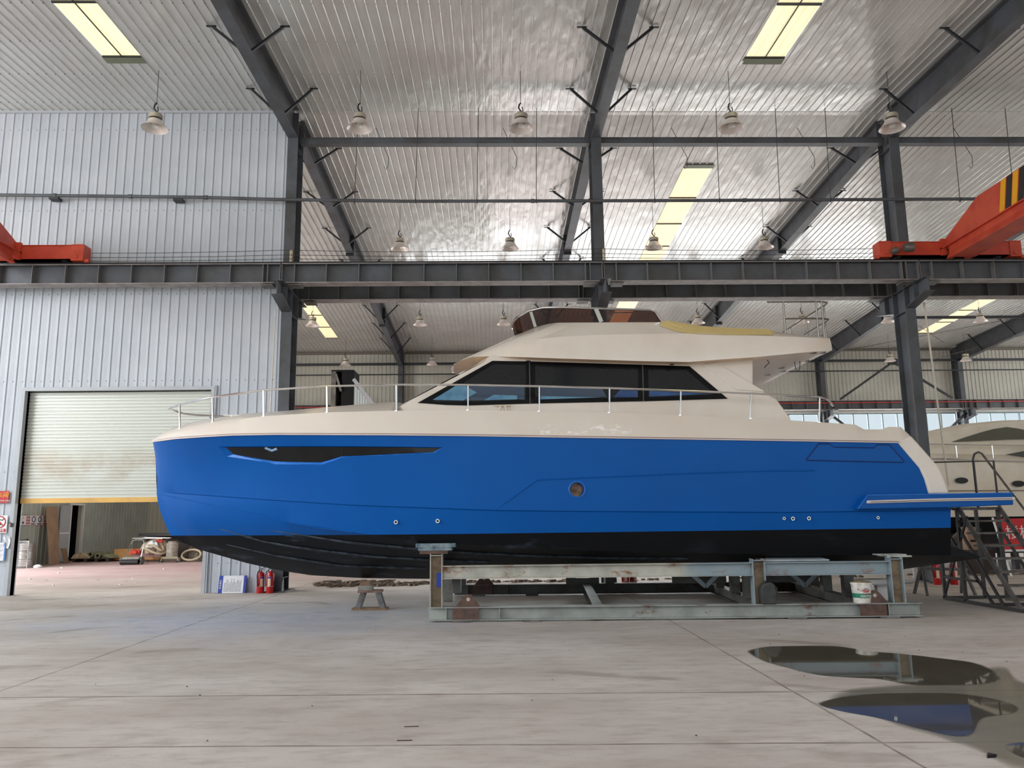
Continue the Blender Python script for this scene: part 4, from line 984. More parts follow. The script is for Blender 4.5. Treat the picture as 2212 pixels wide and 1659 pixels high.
for s in (-1, 1):
    m = MB(); W_ = [(1560, 772), (1627, 768), (1627, 832), (1650.6, 846.5), (1668.5, 857), (1677.5, 861.4), (1698.3, 889.7), (1707.3, 901.6), (1710, 912), (1710, 935), (1560, 930)]
    Q = [cpt(x, y, -.004) for x, y in W_]; Q = [Vector((p.x, YB+s*(YB-p.y), p.z)) for p in Q]
    m.prism(Q, (0, -s*.12, 0)); BY(m, 'cabin_wing', GEL, cab, bevel=.02)
    m = MB(); Q = [cpt(x, y, .018) for x, y in ((1517, 788), (1547, 783), (1653, 846.5), (1590, 842))]; Q = [Vector((p.x, YB+s*(YB-p.y), p.z)) for p in Q]
    m.prism(Q, (0, -s*.03, 0)); BY(m, 'slanted_pillar', GEL, cab, bevel=.01)

# flybridge
LL = [(974, 799), (977, 790), (992, 780), (1020, 771), (1054, 769.5), (1132, 771.7), (1216, 774.5), (1384, 780), (1489, 782), (1549, 777), (1624, 772), (1752, 760), (1825, 755), (1900, 750)]
CC = [(985, 786), (1010, 771), (1059, 753.5), (1087, 745), (1146, 734), (1216, 727), (1300, 723), (1500, 720), (1689, 727), (1773, 730), (1815, 732), (1830, 739), (1900, 745)]
TT = [(1105, 735), (1114, 724), (1160, 706), (1182, 700), (1202, 697), (1300, 696.5), (1429, 696), (1445, 696), (1519, 708), (1662, 714.6), (1674, 721), (1689, 727), (1760, 729)]
XA = atY(974, 797, YB)[0]; XZ = 5.9; XTa = .43
def taper(X, xs_, xe_): return (1-(max(0, X-xs_)/(xe_-xs_))**3)**(1/4.5) if X > xs_ else 1
bL = lambda X: 1.84*sup(X-XA, 1.9, 2.3, .56)*(.12+.88*taper(X, 5.1, XZ+.002))
bC = lambda X: max(0, 1.78*sup(X-XA-.06, 2.0, 2.2, .58)*(.12+.88*taper(X, 5.1, XZ+.002)))
bT = lambda X: 1.5*sup(X-XTa, 1.7, 2.3, .52)
def frow(xa, xb, bf, line, z0, b_in=0, dz=0, n=56):
    out = []
    for i in range(n):
        t_ = (i/(n-1)); t_ = t_**1.6 if t_ < .5 else t_**1.6
        X = xa+(xb-xa)*t_; b_ = max(0, bf(X)); out.append((X, max(0, b_-b_in), solve(X, b_, line, z0=z0)+dz))
    return out
Lr = frow(XA, XZ, bL, LL, 4.2); Cr = frow(XA+.06, XZ, bC, CC, 4.5); Tr = frow(XTa, 4.85, bT, TT, 4.8)
Lf = [(x, b_, max(z, 4.05)) for x, b_, z in Lr]
Tin = [(x+.06*(1-i/55), max(0, b_-.12), z) for i, (x, b_, z) in enumerate(Tr)]; Fl = [(x, b_, 4.3) for x, b_, z in Tin]
Ml = [tuple((a[j]+c[j])/2 + (.02 if j == 1 else 0) for j in range(3)) for a, c in zip(Lr, Cr)]
m = MB()
for s in (-1, 1): m.grid(side([Lr, Ml, Cr, Tr, Tin, Fl], s))
fb = BY(m, 'flybridge', GEL, smooth=True, flat_angle=32)
# aft top deck and underside
m = MB(); rowsU = []
for v in np.linspace(-1, 1, 9): rowsU.append([(x, YB+v*b_, z+.015*(1-v*v)) for x, b_, z in Lr])
m.grid(rowsU)
und = BY(m, 'underside', GELU, fb, smooth=True)
m = MB(); rowsU = []
for v in np.linspace(-1, 1, 5): rowsU.append([(x, YB+v*b_, z-.004) for x, b_, z in Cr if x > 3.9])
m.grid(rowsU); BY(m, 'aft_top_deck', GEL, fb)
m = MB(); m.poly([(x, YB-b_, 4.32) for x, b_, z in Tin]+[(x, YB+b_, 4.32) for x, b_, z in Tin[::-1]]); BY(m, 'helm_floor', GELU, fb)
for px, py in ((1762.6, 763.8), (1783, 767), (1748, 786), (1693.6, 797), (1697, 806.5), (1663, 812)):
    p = atZ(px, py, 4.225); p = (p[0]-.05, p[1], 0)
    zz = np.interp(p[0], [q[0] for q in Lr], [q[2] for q in Lr])
    m = MB(); m.lathe([(.06, -.006), (.06, .02)], (p[0], p[1], zz+.015*(1-((p[1]-YB)/1.84)**2)), 16); BY(m, 'downlight', mk('dark_bronze_downlight', (46, 34, 28), .4), fb)
m = MB(); p = atZ(1656, 775, 4.2); m.tube([(p[0], p[1], 4.2), (p[0]+.03, p[1]-.02, 4.12), (p[0]-.02, p[1], 4.08), (p[0]-.05, p[1], 4.04)], .007, 6); p = atZ(1722, 780, 4.25); m.tube([(p[0]-.05, p[1], 4.28), (p[0]-.04, p[1], 4.12), (p[0], p[1], 4.06), (p[0]+.04, p[1], 4.12), (p[0]+.05, p[1], 4.28)], .006, 6); BY(m, 'loose_cable', RUBBER, fb)
m = MB(); P_ = [(1300, 787)] 
for px in (1141, 1452): 
    p = pt(px, 775+(px-1141)*.023, 1.8); m.lathe([(.04, -.004), (.04, .006)], (p.x, p.y+.03, p.z-.035), 12)
BY(m, 'drain_hole', RUBBER, fb)
# tan foam on the coaming
fo = [(1427, 705), (1427, 697.5), (1445, 695), (1519, 706.5), (1600, 711.5), (1662, 713.5), (1675, 721), (1668, 724.5), (1549, 724), (1500, 722), (1474, 719)]
def tpt(px, py, off):
    f = np.interp(py, [697, 722], [0, 1]); 
    X = atY(px, py, YB-1.55)[0]; Y = YB-1.6
    for _ in range(6):
        zt, zc = np.interp(X, [q[0] for q in Tr], [q[2] for q in Tr]), np.interp(X, [q[0] for q in Cr], [q[2] for q in Cr])
        p = atY(px, py, Y); X = p[0]; k = min(1, max(0, (zt-p[2])/max(.01, zt-zc)))
        Y = YB-(np.interp(X, [q[0] for q in Tr], [q[1] for q in Tr])*(1-k)+np.interp(X, [q[0] for q in Cr], [q[1] for q in Cr])*k)
    return Vector((p[0], Y-off, p[2]))
m = MB()
topE = [(1427, 696), (1445, 695), (1480, 701), (1519, 706.5), (1560, 709.5), (1600, 711.5), (1640, 713), (1662, 713.5), (1674, 720)]
botE = [(1427, 705), (1445, 711), (1474, 719), (1510, 722), (1549, 723.5), (1600, 724), (1640, 724), (1668, 724), (1676, 722.5)]
m.grid([[tpt(x, y, .02)+Vector((0, 0, .014)) for x, y in topE], [tpt((a[0]+c[0])/2, (a[1]+c[1])/2, .026) for a, c in zip(topE, botE)], [tpt(x, y, .014) for x, y in botE]])
m.grid([[tpt(x, y, .02)+Vector((0, 0, .014)) for x, y in topE], [tpt(x, y, .02)+Vector((0, .16, .014)) for x, y in topE]])
BY(m, 'masking_foam', FOAM, fb)
# windscreen
RTOP = [(1104, 712), (1107, 700), (1111, 693), (1118, 685), (1143, 671), (1174, 664), (1216, 663.5), (1300, 666.6), (1409.7, 670), (1423.7, 682), (1430.7, 694.6), (1440, 697)]
XS0 = atY(1106, 702, YB)[0]; bR = lambda X: 1.5*sup(X-XS0, 1.7, 2.3, .52)
XSE = xsolve(1408, 670, bR)[0]; XSB = xsolve(1430, 696, bT)[0]
n = 50; us = [(i/(n-1))**1.6 for i in range(n)]
top = [(XS0+(XSE-XS0)*u, bR(XS0+(XSE-XS0)*u), solve(XS0+(XSE-XS0)*u, bR(XS0+(XSE-XS0)*u), RTOP, z0=5.1)) for u in us]
bot = [(XTa+(XSB-XTa)*u, max(0, bT(XTa+(XSB-XTa)*u)-.03), solve(XTa+(XSB-XTa)*u, bT(XTa+(XSB-XTa)*u), TT, z0=4.9)-.02) for u in us]
m = MB()
for s in (-1, 1): m.grid(side([bot, [tuple((a[j]+c[j])/2 for j in range(3)) for a, c in zip(bot, top)], top], s))
ws = BY(m, 'windscreen', TINT, smooth=True)
path = [(x, YB+b_, z) for x, b_, z in top[::-1]]+[(x, YB-b_, z) for x, b_, z in top[1:]]
ea = [(XSE+.06, YB-1.5, top[-1][2]-.03), (XSE+.1, YB-1.49, top[-1][2]-.09), (bot[-1][0]+.02, YB-1.48, bot[-1][2]+.01)]
path = [(x, 2*YB-y, z) for x, y, z in ea[::-1]]+path+ea
m = MB(); m.tube(path, .02, 8); BY(m, 'top_rail', CHROME, ws, smooth=True)
m = MB(); 
for s in (-1, 1): m.poly([(top[-1][0], YB+s*top[-1][1], top[-1][2]), (ea[1][0], YB+s*1.49, ea[1][2]), (ea[2][0], YB+s*1.48, ea[2][2]), (bot[-1][0], YB+s*bot[-1][1], bot[-1][2])])
BY(m, 'corner_pane', TINT, ws)
for (a, c_, w_) in (((1147, 674), (1157, 706), .06), ((1287, 667), (1299, 695.5), .07)):
    for s in (-1, 1):
        A = xsolve(a[0], a[1], bR); C2 = xsolve(c_[0], c_[1], bT)
        m = MB(); m.bar((A[0], YB+s*(YB-A[1]+.012), A[2]), (C2[0], YB+s*(YB-C2[1]+.0), C2[2]), w_, .012, (0, 1, 0)); BY(m, 'screen_post', mk('perforated_grey_post', (176, 178, 168), .4, metal=.2), ws)
m = MB(); m.tube([(1.95+0*k, YB+.5+.2*math.cos(2*PI*k/24), 4.95+.2*math.sin(2*PI*k/24)) for k in range(24)], .015, 6, closed=True); m.bar((1.95, YB+.3, 4.95), (1.95, YB+.7, 4.95), .02, .02); m.box(1.6, 1.93, YB+.1, YB+.9, 4.3, 4.8); BY(m, 'steering_console', BLACKP)
# flybridge stern rails
fr_ = thing('x', None, None); bpy.data.objects.remove(fr_)
def rl(path, r=.016, name='rail_tube', par=None): m = MB(); m.tube(path, r, 8); return BY(m, name, mk('dull_stainless', (150, 146, 138), .25, metal=.9), par, smooth=True)
zt, zm = 5.2, 4.9
base = 4.5
ar = rl([(4.75, YB-1.4, zt), (5.7, YB-1.4, zt), (5.82, YB-1.34, zt), (5.86, YB-1.2, zt), (5.86, YB+1.2, zt), (5.82, YB+1.34, zt), (5.7, YB+1.4, zt), (4.75, YB+1.4, zt)], name='aft_rail')
rl([(5.03, YB-1.4, zm), (5.7, YB-1.4, zm), (5.82, YB-1.34, zm), (5.86, YB-1.2, zm), (5.86, YB+1.2, zm), (5.82, YB+1.34, zm), (5.7, YB+1.4, zm), (5.03, YB+1.4, zm)], name='mid_rail', par=ar)
for x, y in ((5.03, -1.4), (5.7, -1.4), (5.64, -1.4), (5.86, -1.1), (5.86, -.3), (5.86, .5), (5.86, 1.2), (5.03, 1.4)):
    if (x, y) == (5.64, -1.4): x = 5.6
    rl([(x, YB+y, zt), (x, YB+y, base)], .018, 'rail_post', ar)

# ================================================================== cradle under the yacht
CA = math.atan2(12.3-12.65, 6.48+1.03)
cr0 = thing('steel_cradle', 'long rusty galvanised steel I-beam cradle carrying the blue yacht', 'boat cradle', (-1.03, 12.65, 0), CA)
def CB_(m, n, mat, par=None, **k): return m.build(n, mat, par or cr0, **k)
LC = 7.52; DV = 4.3
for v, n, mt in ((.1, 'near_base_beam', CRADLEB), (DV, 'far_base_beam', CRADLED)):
    m = MB(); m.ibeam((0, v, .125), (LC, v, .125), .2, .2, .014, .01); 
    for u in (.28, .62, 1.1, LC-.9, LC-.5): m.box(u-.005, u+.005, v-.09, v+.09, .04, .21)
    bb = CB_(m, n, mt)
    for u in (.5, 1.6, LC-1.9, LC-.5): m = MB(); m.box(u-.13, u+.13, v-.16, v+.1, 0, .026); CB_(m, 'shim_plate', STEELD, bb)
    for u in (.62, LC-.7):
        m = MB(); P_ = [(-.2, 0), (.2, 0), (.06, .17), (.03, .19), (-.03, .19), (-.06, .17)]; m.prism([(u+a, v-.1, .225+b_) for a, b_ in P_], (0, .016, 0)); lug = CB_(m, 'lifting_lug', mk('brown_rusty_plate', (98, 72, 60), .7, rgb2=(70, 54, 48), scale=8), bb)
        m = MB(); m.lathe([(.028, -.004), (.028, .02)], (u, v-.1, .34), 14, 'Y'); CB_(m, 'lug_hole', mk('pale_dust', (180, 174, 166), .8), lug)
        m = MB(); m.box(u-.24, u+.16, v-.105, v-.098, .04, .21); CB_(m, 'rust_patch_plate', mk('brown_rusty_plate', (98, 72, 60), .7), lug)
for u, z1 in ((.12, 1.03), (5.1, .9), (7.2, .9)):
    m = MB(); 
    for du in (-.09, .09): m.box(u+du-.007, u+du+.007, 0.02, .2, .225, z1)
    m.box(u-.097, u+.097, .02, .2, z1-.03, z1-.018)
    po = CB_(m, 'post', CRADLE)
    m = MB(); m.box(u-.085, u+.085, .105, .115, .225, z1-.03); CB_(m, 'post_web', POSTM, po)
m = MB(); m.box(.12, .2, .096, .104, .52, .74); CB_(m, 'blue_paint_patch', BLUEP)
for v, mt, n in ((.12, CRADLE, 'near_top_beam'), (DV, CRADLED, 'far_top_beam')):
    for a, b_ in (((.22, 5.0), (5.2, 7.1)) if v < 1 else ((3.2, 6.9),)):
        m = MB(); m.ibeam((a, v, .745), (b_, v, .745), .2, .18, .012, .009); CB_(m, n, mt)
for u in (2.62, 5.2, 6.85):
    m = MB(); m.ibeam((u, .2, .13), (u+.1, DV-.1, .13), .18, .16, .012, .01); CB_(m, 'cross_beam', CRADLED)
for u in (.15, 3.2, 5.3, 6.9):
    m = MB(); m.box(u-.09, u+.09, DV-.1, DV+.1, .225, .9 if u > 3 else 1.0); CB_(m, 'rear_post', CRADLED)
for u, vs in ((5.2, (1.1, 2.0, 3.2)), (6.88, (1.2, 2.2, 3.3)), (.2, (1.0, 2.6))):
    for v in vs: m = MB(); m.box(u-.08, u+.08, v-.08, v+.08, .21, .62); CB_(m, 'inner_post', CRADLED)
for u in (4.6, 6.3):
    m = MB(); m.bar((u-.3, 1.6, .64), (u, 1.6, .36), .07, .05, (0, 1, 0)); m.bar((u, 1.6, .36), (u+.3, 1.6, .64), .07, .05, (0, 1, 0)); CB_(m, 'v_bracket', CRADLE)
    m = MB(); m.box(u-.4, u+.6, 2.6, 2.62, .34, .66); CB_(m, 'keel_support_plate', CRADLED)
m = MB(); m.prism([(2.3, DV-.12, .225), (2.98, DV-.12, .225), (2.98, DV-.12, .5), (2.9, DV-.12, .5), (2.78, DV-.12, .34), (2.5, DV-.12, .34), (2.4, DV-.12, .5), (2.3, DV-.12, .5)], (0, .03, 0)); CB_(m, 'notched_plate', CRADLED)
# pads between cradle and hull
def CW(u, v, z): c, s = math.cos(CA), math.sin(CA); return (-1.03+u*c-v*s, 12.65+u*s+v*c, z)
p = CW(.1, .18, 1.03)
t = thing('support_block', 'stack of blue-grey and rusty blocks on the front post touching the black bottom', 'support block', p, CA)
m = MB(); m.box(-.24, .2, -.16, .2, .0, .05); m.build('lower_plate', mk('brown_rusty_plate', (98, 72, 60), .7), t)
m = MB(); m.box(-.26, .26, -.17, .24, .05, .1); m.box(-.3, .32, -.18, .28, .1, .16); m.build('upper_block', mk('paint_smeared_wood', (128, 142, 148), .8, rgb2=(78, 96, 108), scale=9), t)
p = CW(7.2, .18, .9); m = MB(); m.box(p[0]-.1, p[0]+.27, p[1]-.1, p[1]+.3, .90, .925); m.box(p[0]-.2, p[0]+.2, p[1]-.08, p[1]+.34, .925, .945)
tag(m.build('support_block', mk('pale_packing_board', (176, 178, 172), .7, rgb2=(140, 140, 132), scale=8)), 'pale thin packing boards on the rear post under the stern', 'support block')
p = CW(6.0, .35, .85); m = MB(); m.prism([(p[0]-.75, p[1]-.1, .85), (p[0]+.25, p[1]-.14, .85), (p[0]+.2, p[1]+.3, .88), (p[0]-.6, p[1]+.3, .88)], (0, 0, .02))
tag(m.build('packing_sheet', mk('pale_grey_board', (170, 182, 186), .6, rgb2=(150, 160, 166))), 'pale blue-grey sheet lying on the top beam below the stern', 'board')
p = CW(5.45, .4, .85); m = MB(); m.prism([(p[0]-.3, p[1], .85), (p[0]+.2, p[1], .85), (p[0]+.35, p[1]+.3, .9), (p[0]-.2, p[1]+.3, .9)], (0, 0, .015))
tag(m.build('packing_sheet', mk('brown_board', (118, 98, 84), .7)), 'brown board leaning between the top beam and the black bottom', 'board')
# keel stand
t = thing('keel_stand', 'short weathered trestle with blocks under the keel of the bow', 'trestle', (-2.2, 14.6, 0))
m = MB(); m.box(-.32, .3, -.14, .14, 0, .035); m.build('foot_board', WOOD, t)
for s in (-1, 1):
    for yy in (-.1, .1): m = MB(); m.bar((s*.22, yy, .03), (s*.13, yy, .3), .08, .07, (0, 1, 0)); m.build('leg', mk('grey_dirty_steel', (112, 112, 112), .7, rgb2=(84, 74, 70), scale=9), t)
m = MB(); m.box(-.22, .2, -.13, .13, .3, .34); m.build('top_plate', mk('rusty_plate', (136, 108, 92), .8, rgb2=(96, 70, 60), scale=8), t)
m = MB(); m.box(-.22, .03, -.1, .1, .34, .42); m.build('concrete_block', mk('grey_block', (150, 148, 140), .8, rgb2=(120, 116, 108), scale=9), t)
m = MB(); m.box(-.19, -.02, -.09, .09, .42, .5); m.build('wood_block', WOOD, t)

# things on the cradle
p = atZ(1893, 1309, .225); p = (p[0]+.02, 12.44, .225)
t = thing('paint_bucket', 'white paint bucket with a green label standing on the near base beam', 'bucket', (p[0], p[1], p[2]))
m = MB(); m.lathe([(.125, 0), (.13, .01), (.15, .27), (.158, .275), (.158, .3), (.15, .305), (.146, .3), (.146, .28), (.02, .275)], (0, 0, 0), 28); m.build('pail', mk('dusty_white_pail', (226, 222, 216), .45, rgb2=(190, 182, 170), scale=12), t, smooth=True)
m = MB(); m.lathe([(.1345, .07), (.1415, .145)], (0, 0, 0), 28, cap=False); lb = m.build('label', mk('green_label', (24, 122, 92), .5, rgb2=(60, 110, 90), scale=12), t)
text('label_text', 'MASTIC', .05, WHITE, (0, -.143, .105), (R(90), 0, 0), lb, .001)
text('label_text', 'RED', .025, EXTRED, (.02, -.144, .132), (R(90), 0, 0), lb, .001)
m = MB(); m.tube([(-.07, -.1465, .185), (-.03, -.149, .195), (.02, -.15, .185), (.06, -.149, .195)], .006, 6); m.tube([(-.04, -.149, .172), (0, -.15, .168), (.04, -.149, .176)], .006, 6); m.build('logo_swoosh', EXTRED, lb)
m = MB(); m.tube([(-.03, -.15, .21), (.0, -.151, .218), (.03, -.15, .21)], .005, 6); m.tube([(-.1, -.11, .2), (-.1, -.112, .21)], .008, 6); m.build('logo_arc', mk('slate_ink', (60, 66, 80), .5), lb)
m = MB(); m.tube([(.15, -.02, .27), (.175, -.05, .23), (.17, -.07, .18), (.152, -.06, .2)], .004, 5); m.build('handle', CHROME, t)
m = MB(); m.lathe([(.14, .285), (.12, .32), (.04, .33)], (0, 0, 0), 20); m.build('contents', mk('dry_brown_crust', (150, 132, 100), .9, rgb2=(110, 96, 72), scale=25, bump=.5, bscale=30), t)
p = (4.17, 12.42, .225)
t = thing('jerrycan', 'dark grey plastic jerrycan on the near base beam beside the middle post', 'jerrycan', p)
m = MB(); m.prism([(-.11, -.06, 0), (.12, -.06, 0), (.12, -.06, .2), (.1, -.06, .3), (.04, -.06, .33), (-.06, -.06, .31), (-.12, -.06, .24)], (0, .13, 0)); m.build('body', mk('dark_grey_can', (58, 60, 58), .55, rgb2=(40, 42, 42), scale=9), t, bevel=.02)
m = MB(); m.tube([(.055, -.005, .27), (.09, -.005, .29), (.14, -.005, .24), (.14, -.005, .14), (.11, -.005, .1)], .014, 8); m.build('handle', mk('dark_grey_can', (58, 60, 58), .55), t)
m = MB(); m.lathe([(.025, 0), (.025, .03)], (-.03, .0, .32), 12); m.build('cap', BLACKP, t)
m = MB(); m.box(5.78, 6.45, 12.75, 13.0, .46, .54); m.box(5.78, 5.98, 12.75, 13.0, .26, .46); m.box(6.1, 6.36, 12.9, 13.05, .2, .46)
tag(m.build('foam_packaging', mk('white_polystyrene', (238, 236, 234), .8), bevel=.01), 'white polystyrene packing channel behind the paint bucket', 'packaging')

# ------------------------------------------------------------------ fire extinguishers
def ext(label):
    t = thing('fire_extinguisher', label, 'fire extinguisher', (0, 0, 0))
    m = MB(); m.lathe([(.075, 0), (.082, .012), (.082, .40), (.07, .44), (.03, .465), (.022, .48)], (0, 0, 0), 24); m.build('cylinder', EXTRED, t, smooth=True)
    m = MB(); m.lathe([(.024, .475), (.03, .48), (.03, .51), (.015, .515)], (0, 0, 0), 14); m.build('valve', CHROME, t, smooth=True)
    m = MB(); m.bar((-.02, 0, .52), (.1, 0, .55), .02, .012); m.bar((0, 0, .5), (.09, 0, .5), .018, .01); m.build('lever', BLACKP, t)
    m = MB(); m.tube([(-.02, -.01, .5), (-.08, -.03, .47), (-.1, -.04, .38), (-.09, -.05, .22), (-.085, -.05, .14)], .011, 7); m.build('hose', RUBBER, t)
    m = MB()
    for k in range(7):
        pass
    a0, a1 = R(-115), R(-70); n = 6
    m.grid([[(.0835*math.cos(a0+(a1-a0)*i/n), .0835*math.sin(a0+(a1-a0)*i/n), z) for i in range(n+1)] for z in (.16, .36)]); lb = m.build('label', mk('cream_label', (232, 208, 178), .6), t)
    m = MB(); m.grid([[(.0843*math.cos(a0+(a1-a0)*i/n), .0843*math.sin(a0+(a1-a0)*i/n), z) for i in range(n+1)] for z in (.32, .355)]); m.build('blue_band', BLUEP, lb)
    m = MB(); m.lathe([(.0835, .145), (.0835, .155)], (0, 0, 0), 24, cap=False); m.build('cord', mk('cream_cord', (208, 200, 184), .7), t)
    return t
e0 = ext('red fire extinguisher at the left column, the left of the pair'); e0.location = (-5.2, 18.24, 0); e0.rotation_euler[2] = R(38)
dup(e0, (-4.98, 18.22, 0), R(0), 'red fire extinguisher at the left column, the right of the pair')
dup(e0, (9.84, 17.93, 0), R(-8), 'red fire extinguisher at the right column, the left of the pair')
dup(e0, (10.2, 17.9, 0), R(20), 'red fire extinguisher behind the stairs, the right of the right pair')
dup(e0, (2.93, 18.2, 0), R(0), 'red fire extinguisher under the cradle beam at the middle column, left one')
dup(e0, (3.1, 18.2, 0), R(30), 'red fire extinguisher under the cradle beam at the middle column, right one')
# notice board on the floor
t = thing('notice_board', 'white notice board with blue ends leaning sideways against the ribbed wall', 'board', (-5.86, 18.36, 0), 0); t.rotation_euler = (R(-10), 0, 0)
m = MB(); m.box(-.22, .24, -.008, .008, 0, .38); bd = m.build('panel', PAPER, t)
m = MB(); m.box(-.31, -.22, -.009, .009, 0, .38); bl = m.build('blue_header', mk('royal_blue_print', (22, 52, 160), .4), t); m = MB(); m.box(.24, .3, -.009, .009, 0, .38); m.build('blue_footer', mk('royal_blue_print', (22, 52, 160), .4), t)
text('header_text', '安全操作', .05, WHITE, (-.265, -.012, .19), (R(90), 0, 0), bl).rotation_euler = (R(90), R(-90), 0)
m = MB(); random.seed(3)
for i in range(15):
    z0 = .03; L = random.uniform(.2, .31); x = -.19+i*.026
    while z0 < L: l = random.uniform(.01, .03); m.box(x, x+.01, -.0105, -.008, z0, z0+l); z0 += l+.007
m.build('small_print', mk('grey_print', (120, 120, 124), .7), bd)
# signs on the wall left of the roller door
def sign(name, label, x0, x1, z0, z1, mat, y=18.44):
    t = thing(name, label, 'sign', ((x0+x1)/2, y, (z0+z1)/2)); m = MB(); m.box(x0-(x0+x1)/2, x1-(x0+x1)/2, -.006, .006, z0-(z0+z1)/2, z1-(z0+z1)/2); p = m.build('panel', mat, t); return t, p
t, p = sign('workshop_sign', 'red sign with yellow Chinese characters, cut by the left edge', -11.55, -11.01, 2.05, 2.32, EXTRED)
text('sign_text', '打磨车间', .135, mk('yellow_lettering', (240, 196, 40), .5), (0.0, -.009, .035), (R(90), 0, 0), p)
text('sign_small_text', 'WORKSHOP AREA', .045, WHITE, (.12, -.009, -.085), (R(90), 0, 0), p)
t, p = sign('no_touching_sign', 'white prohibition sign with a red crossed circle, cut by the left edge', -11.32, -10.99, 1.38, 1.77, WHITE)
m = MB(); m.tube([(.125*math.cos(2*PI*k/28), -.008, .05+.125*math.sin(2*PI*k/28)) for k in range(28)], .012, 5, closed=True); m.bar((-.09, -.01, .14), (.09, -.01, -.04), .006, .022, (0, 0, 1)); m.build('crossed_circle', EXTRED, p)
m = MB(); m.tube([(-.06, -.009, .0), (-.05, -.009, .07), (.0, -.009, .1), (.06, -.009, .09), (.08, -.009, .12)], .01, 6); m.tube([(-.0, -.009, .03), (.03, -.009, -.02)], .008, 6); m.build('hand_symbol', BLACKP, p)
m = MB(); m.box(-.15, .15, -.009, -.006, -.175, -.1); rb = m.build('red_caption', EXTRED, p); text('caption_text', '禁止攀登', .06, WHITE, (0, -.011, -.137), (R(90), 0, 0), p)
t = thing('door_control', 'small black switch box on the ribbed wall left of the roller door', 'switch', (-10.87, 18.43, 1.56)); m = MB(); m.box(-.03, .03, -.03, .03, -.05, .04); m.build('box', BLACKP, t); m = MB(); m.lathe([(.012, 0), (.012, .02)], (0, -.05, 0), 10, 'Y'); m.build('button', EXTRED, t); m = MB(); m.tube([(-.02, 0, .03), (-.05, 0, .05), (-.08, 0, .04)], .008, 5); m.build('cable', BLACKP, t)
m = MB(); m.grid([[(-11.02+.13*u+.03*math.sin(3*v), 18.4-.02*math.sin(5*u+3*v), 1.3-.26*v) for u in (0, .3, .6, 1)] for v in (0, .25, .5, .75, 1)])
tag(m.build('plastic_bag', mk('white_thin_plastic', (224, 228, 232), .3)), 'crumpled white plastic bag hanging below the prohibition sign', 'bag')
t = thing('paper_notice', 'printed paper sheet in a clear pocket hanging low on the wall at the left edge', 'notice', (-11.1, 18.4, .98)); m = MB(); m.box(-.16, .15, -.004, .004, -.21, .19); p = m.build('sheet', PAPER, t)
m = MB()
for i in range(9): m.box(-.13, .1-.03*(i % 3), -.007, -.004, .13-.036*i, .138-.036*i)
m.build('printed_lines', mk('grey_print', (120, 120, 124), .7), p); m = MB(); m.box(.125, .15, -.008, -.003, -.21, .19); m.build('pocket_edge', BLUEL, t)

# ------------------------------------------------------------------ stairs at the stern
t = thing('boarding_stairs', 'grey steel boarding stairs with a curved handrail behind the swim platform', 'stairs', (8.3, 12.75, 0))
SS = mk('scuffed_grey_steel', (104, 102, 96), .5, rgb2=(70, 64, 60), scale=6, metal=.2); SD = mk('dark_grey_steel', (58, 54, 54), .5)
Wd, Ln, Ht = .74, 1.45, 1.66
m = MB()
for x in (0, 1.5): m.bar((x, -.1, .03), (x, 2.2, .03), .05, .05)
for y in (-.05, .9, 2.15): m.bar((0, y, .03), (1.5, y, .03), .05, .05)
m.build('base_frame', SD, t)
for x in (0, Wd): m = MB(); m.bar((x, 0, .03), (x, Ln, Ht), .03, .09); m.build('stringer', SS, t)
for x in (0, Wd): m = MB(); m.bar((x, .42, .03), (x, Ln+.1, Ht-.3), .03, .05); m.build('lower_stringer', SD, t)
for k in range(8):
    f = (k+1)/8; z = Ht*f-.02; y = Ln*f
    m = MB(); m.box(0, Wd, y-.02, y+.2, z-.03, z); m.build('tread', SS, t)
m = MB(); m.box(0, Wd, Ln, Ln+.7, Ht-.03, Ht); m.build('platform', SD, t)
for x, y in ((0, Ln+.05), (0, 2.15), (Wd, Ln+.05), (Wd, 2.15)): m = MB(); m.bar((x, y, .03), (x, y, Ht), .05, .05); m.build('leg', SD, t)
m = MB(); m.bar((0, .7, .03), (0, 2.15, 1.5), .04, .04); m.bar((0, 2.15, .1), (0, 1.2, 1.5), .035, .035); m.build('diagonal_brace', SD, t)
m = MB(); m.bar((0, Ln, .75), (0, 2.15, .75), .04, .04); m.bar((0, .95, .4), (0, 2.15, .4), .04, .04); m.build('side_rail', SD, t)
xh = Wd+.02
m = MB(); m.tube([(xh, Ln+.65, Ht), (xh, Ln+.65, Ht+.9), (xh, Ln+.58, Ht+1.0), (xh, Ln+.45, Ht+1.02), (xh, Ln+.35, Ht+.98), (xh, .15, .95), (xh, .1, .85), (xh, .1, .2)], .02, 8); m.build('handrail', SS, t, smooth=True)
m = MB(); m.tube([(xh, .75, .85), (xh, .75, 1.65)], .016, 8); m.build('rail_post', SD, t)
m = MB(); m.tube([(-.02, Ln+.6, Ht), (-.02, Ln+.6, Ht+.85), (1.12, Ln+.6, Ht+.86), (1.12, Ln+.6, .03)], .02, 6); m.build('back_rail', SD, t); m = MB(); m.tube([(.74, Ln+.6, Ht), (.74, Ln+.6, Ht+.86)], .02, 6); m.build('rail_post', SD, t)
t = thing('trestle', 'low grey metal trestle under the rear of the boarding stairs', 'trestle', (8.75, 15.75, 0))
m = MB(); m.bar((-.45, 0, .5), (.5, 0, .47), .09, .05); m.build('top_bar', STEELD, t)
for x in (-.4, .42):
    for s in (-1, 1): m = MB(); m.bar((x, s*.05, .48), (x+(.06 if x > 0 else -.06), s*.24, 0), .045, .045); m.build('leg', STEELD, t)
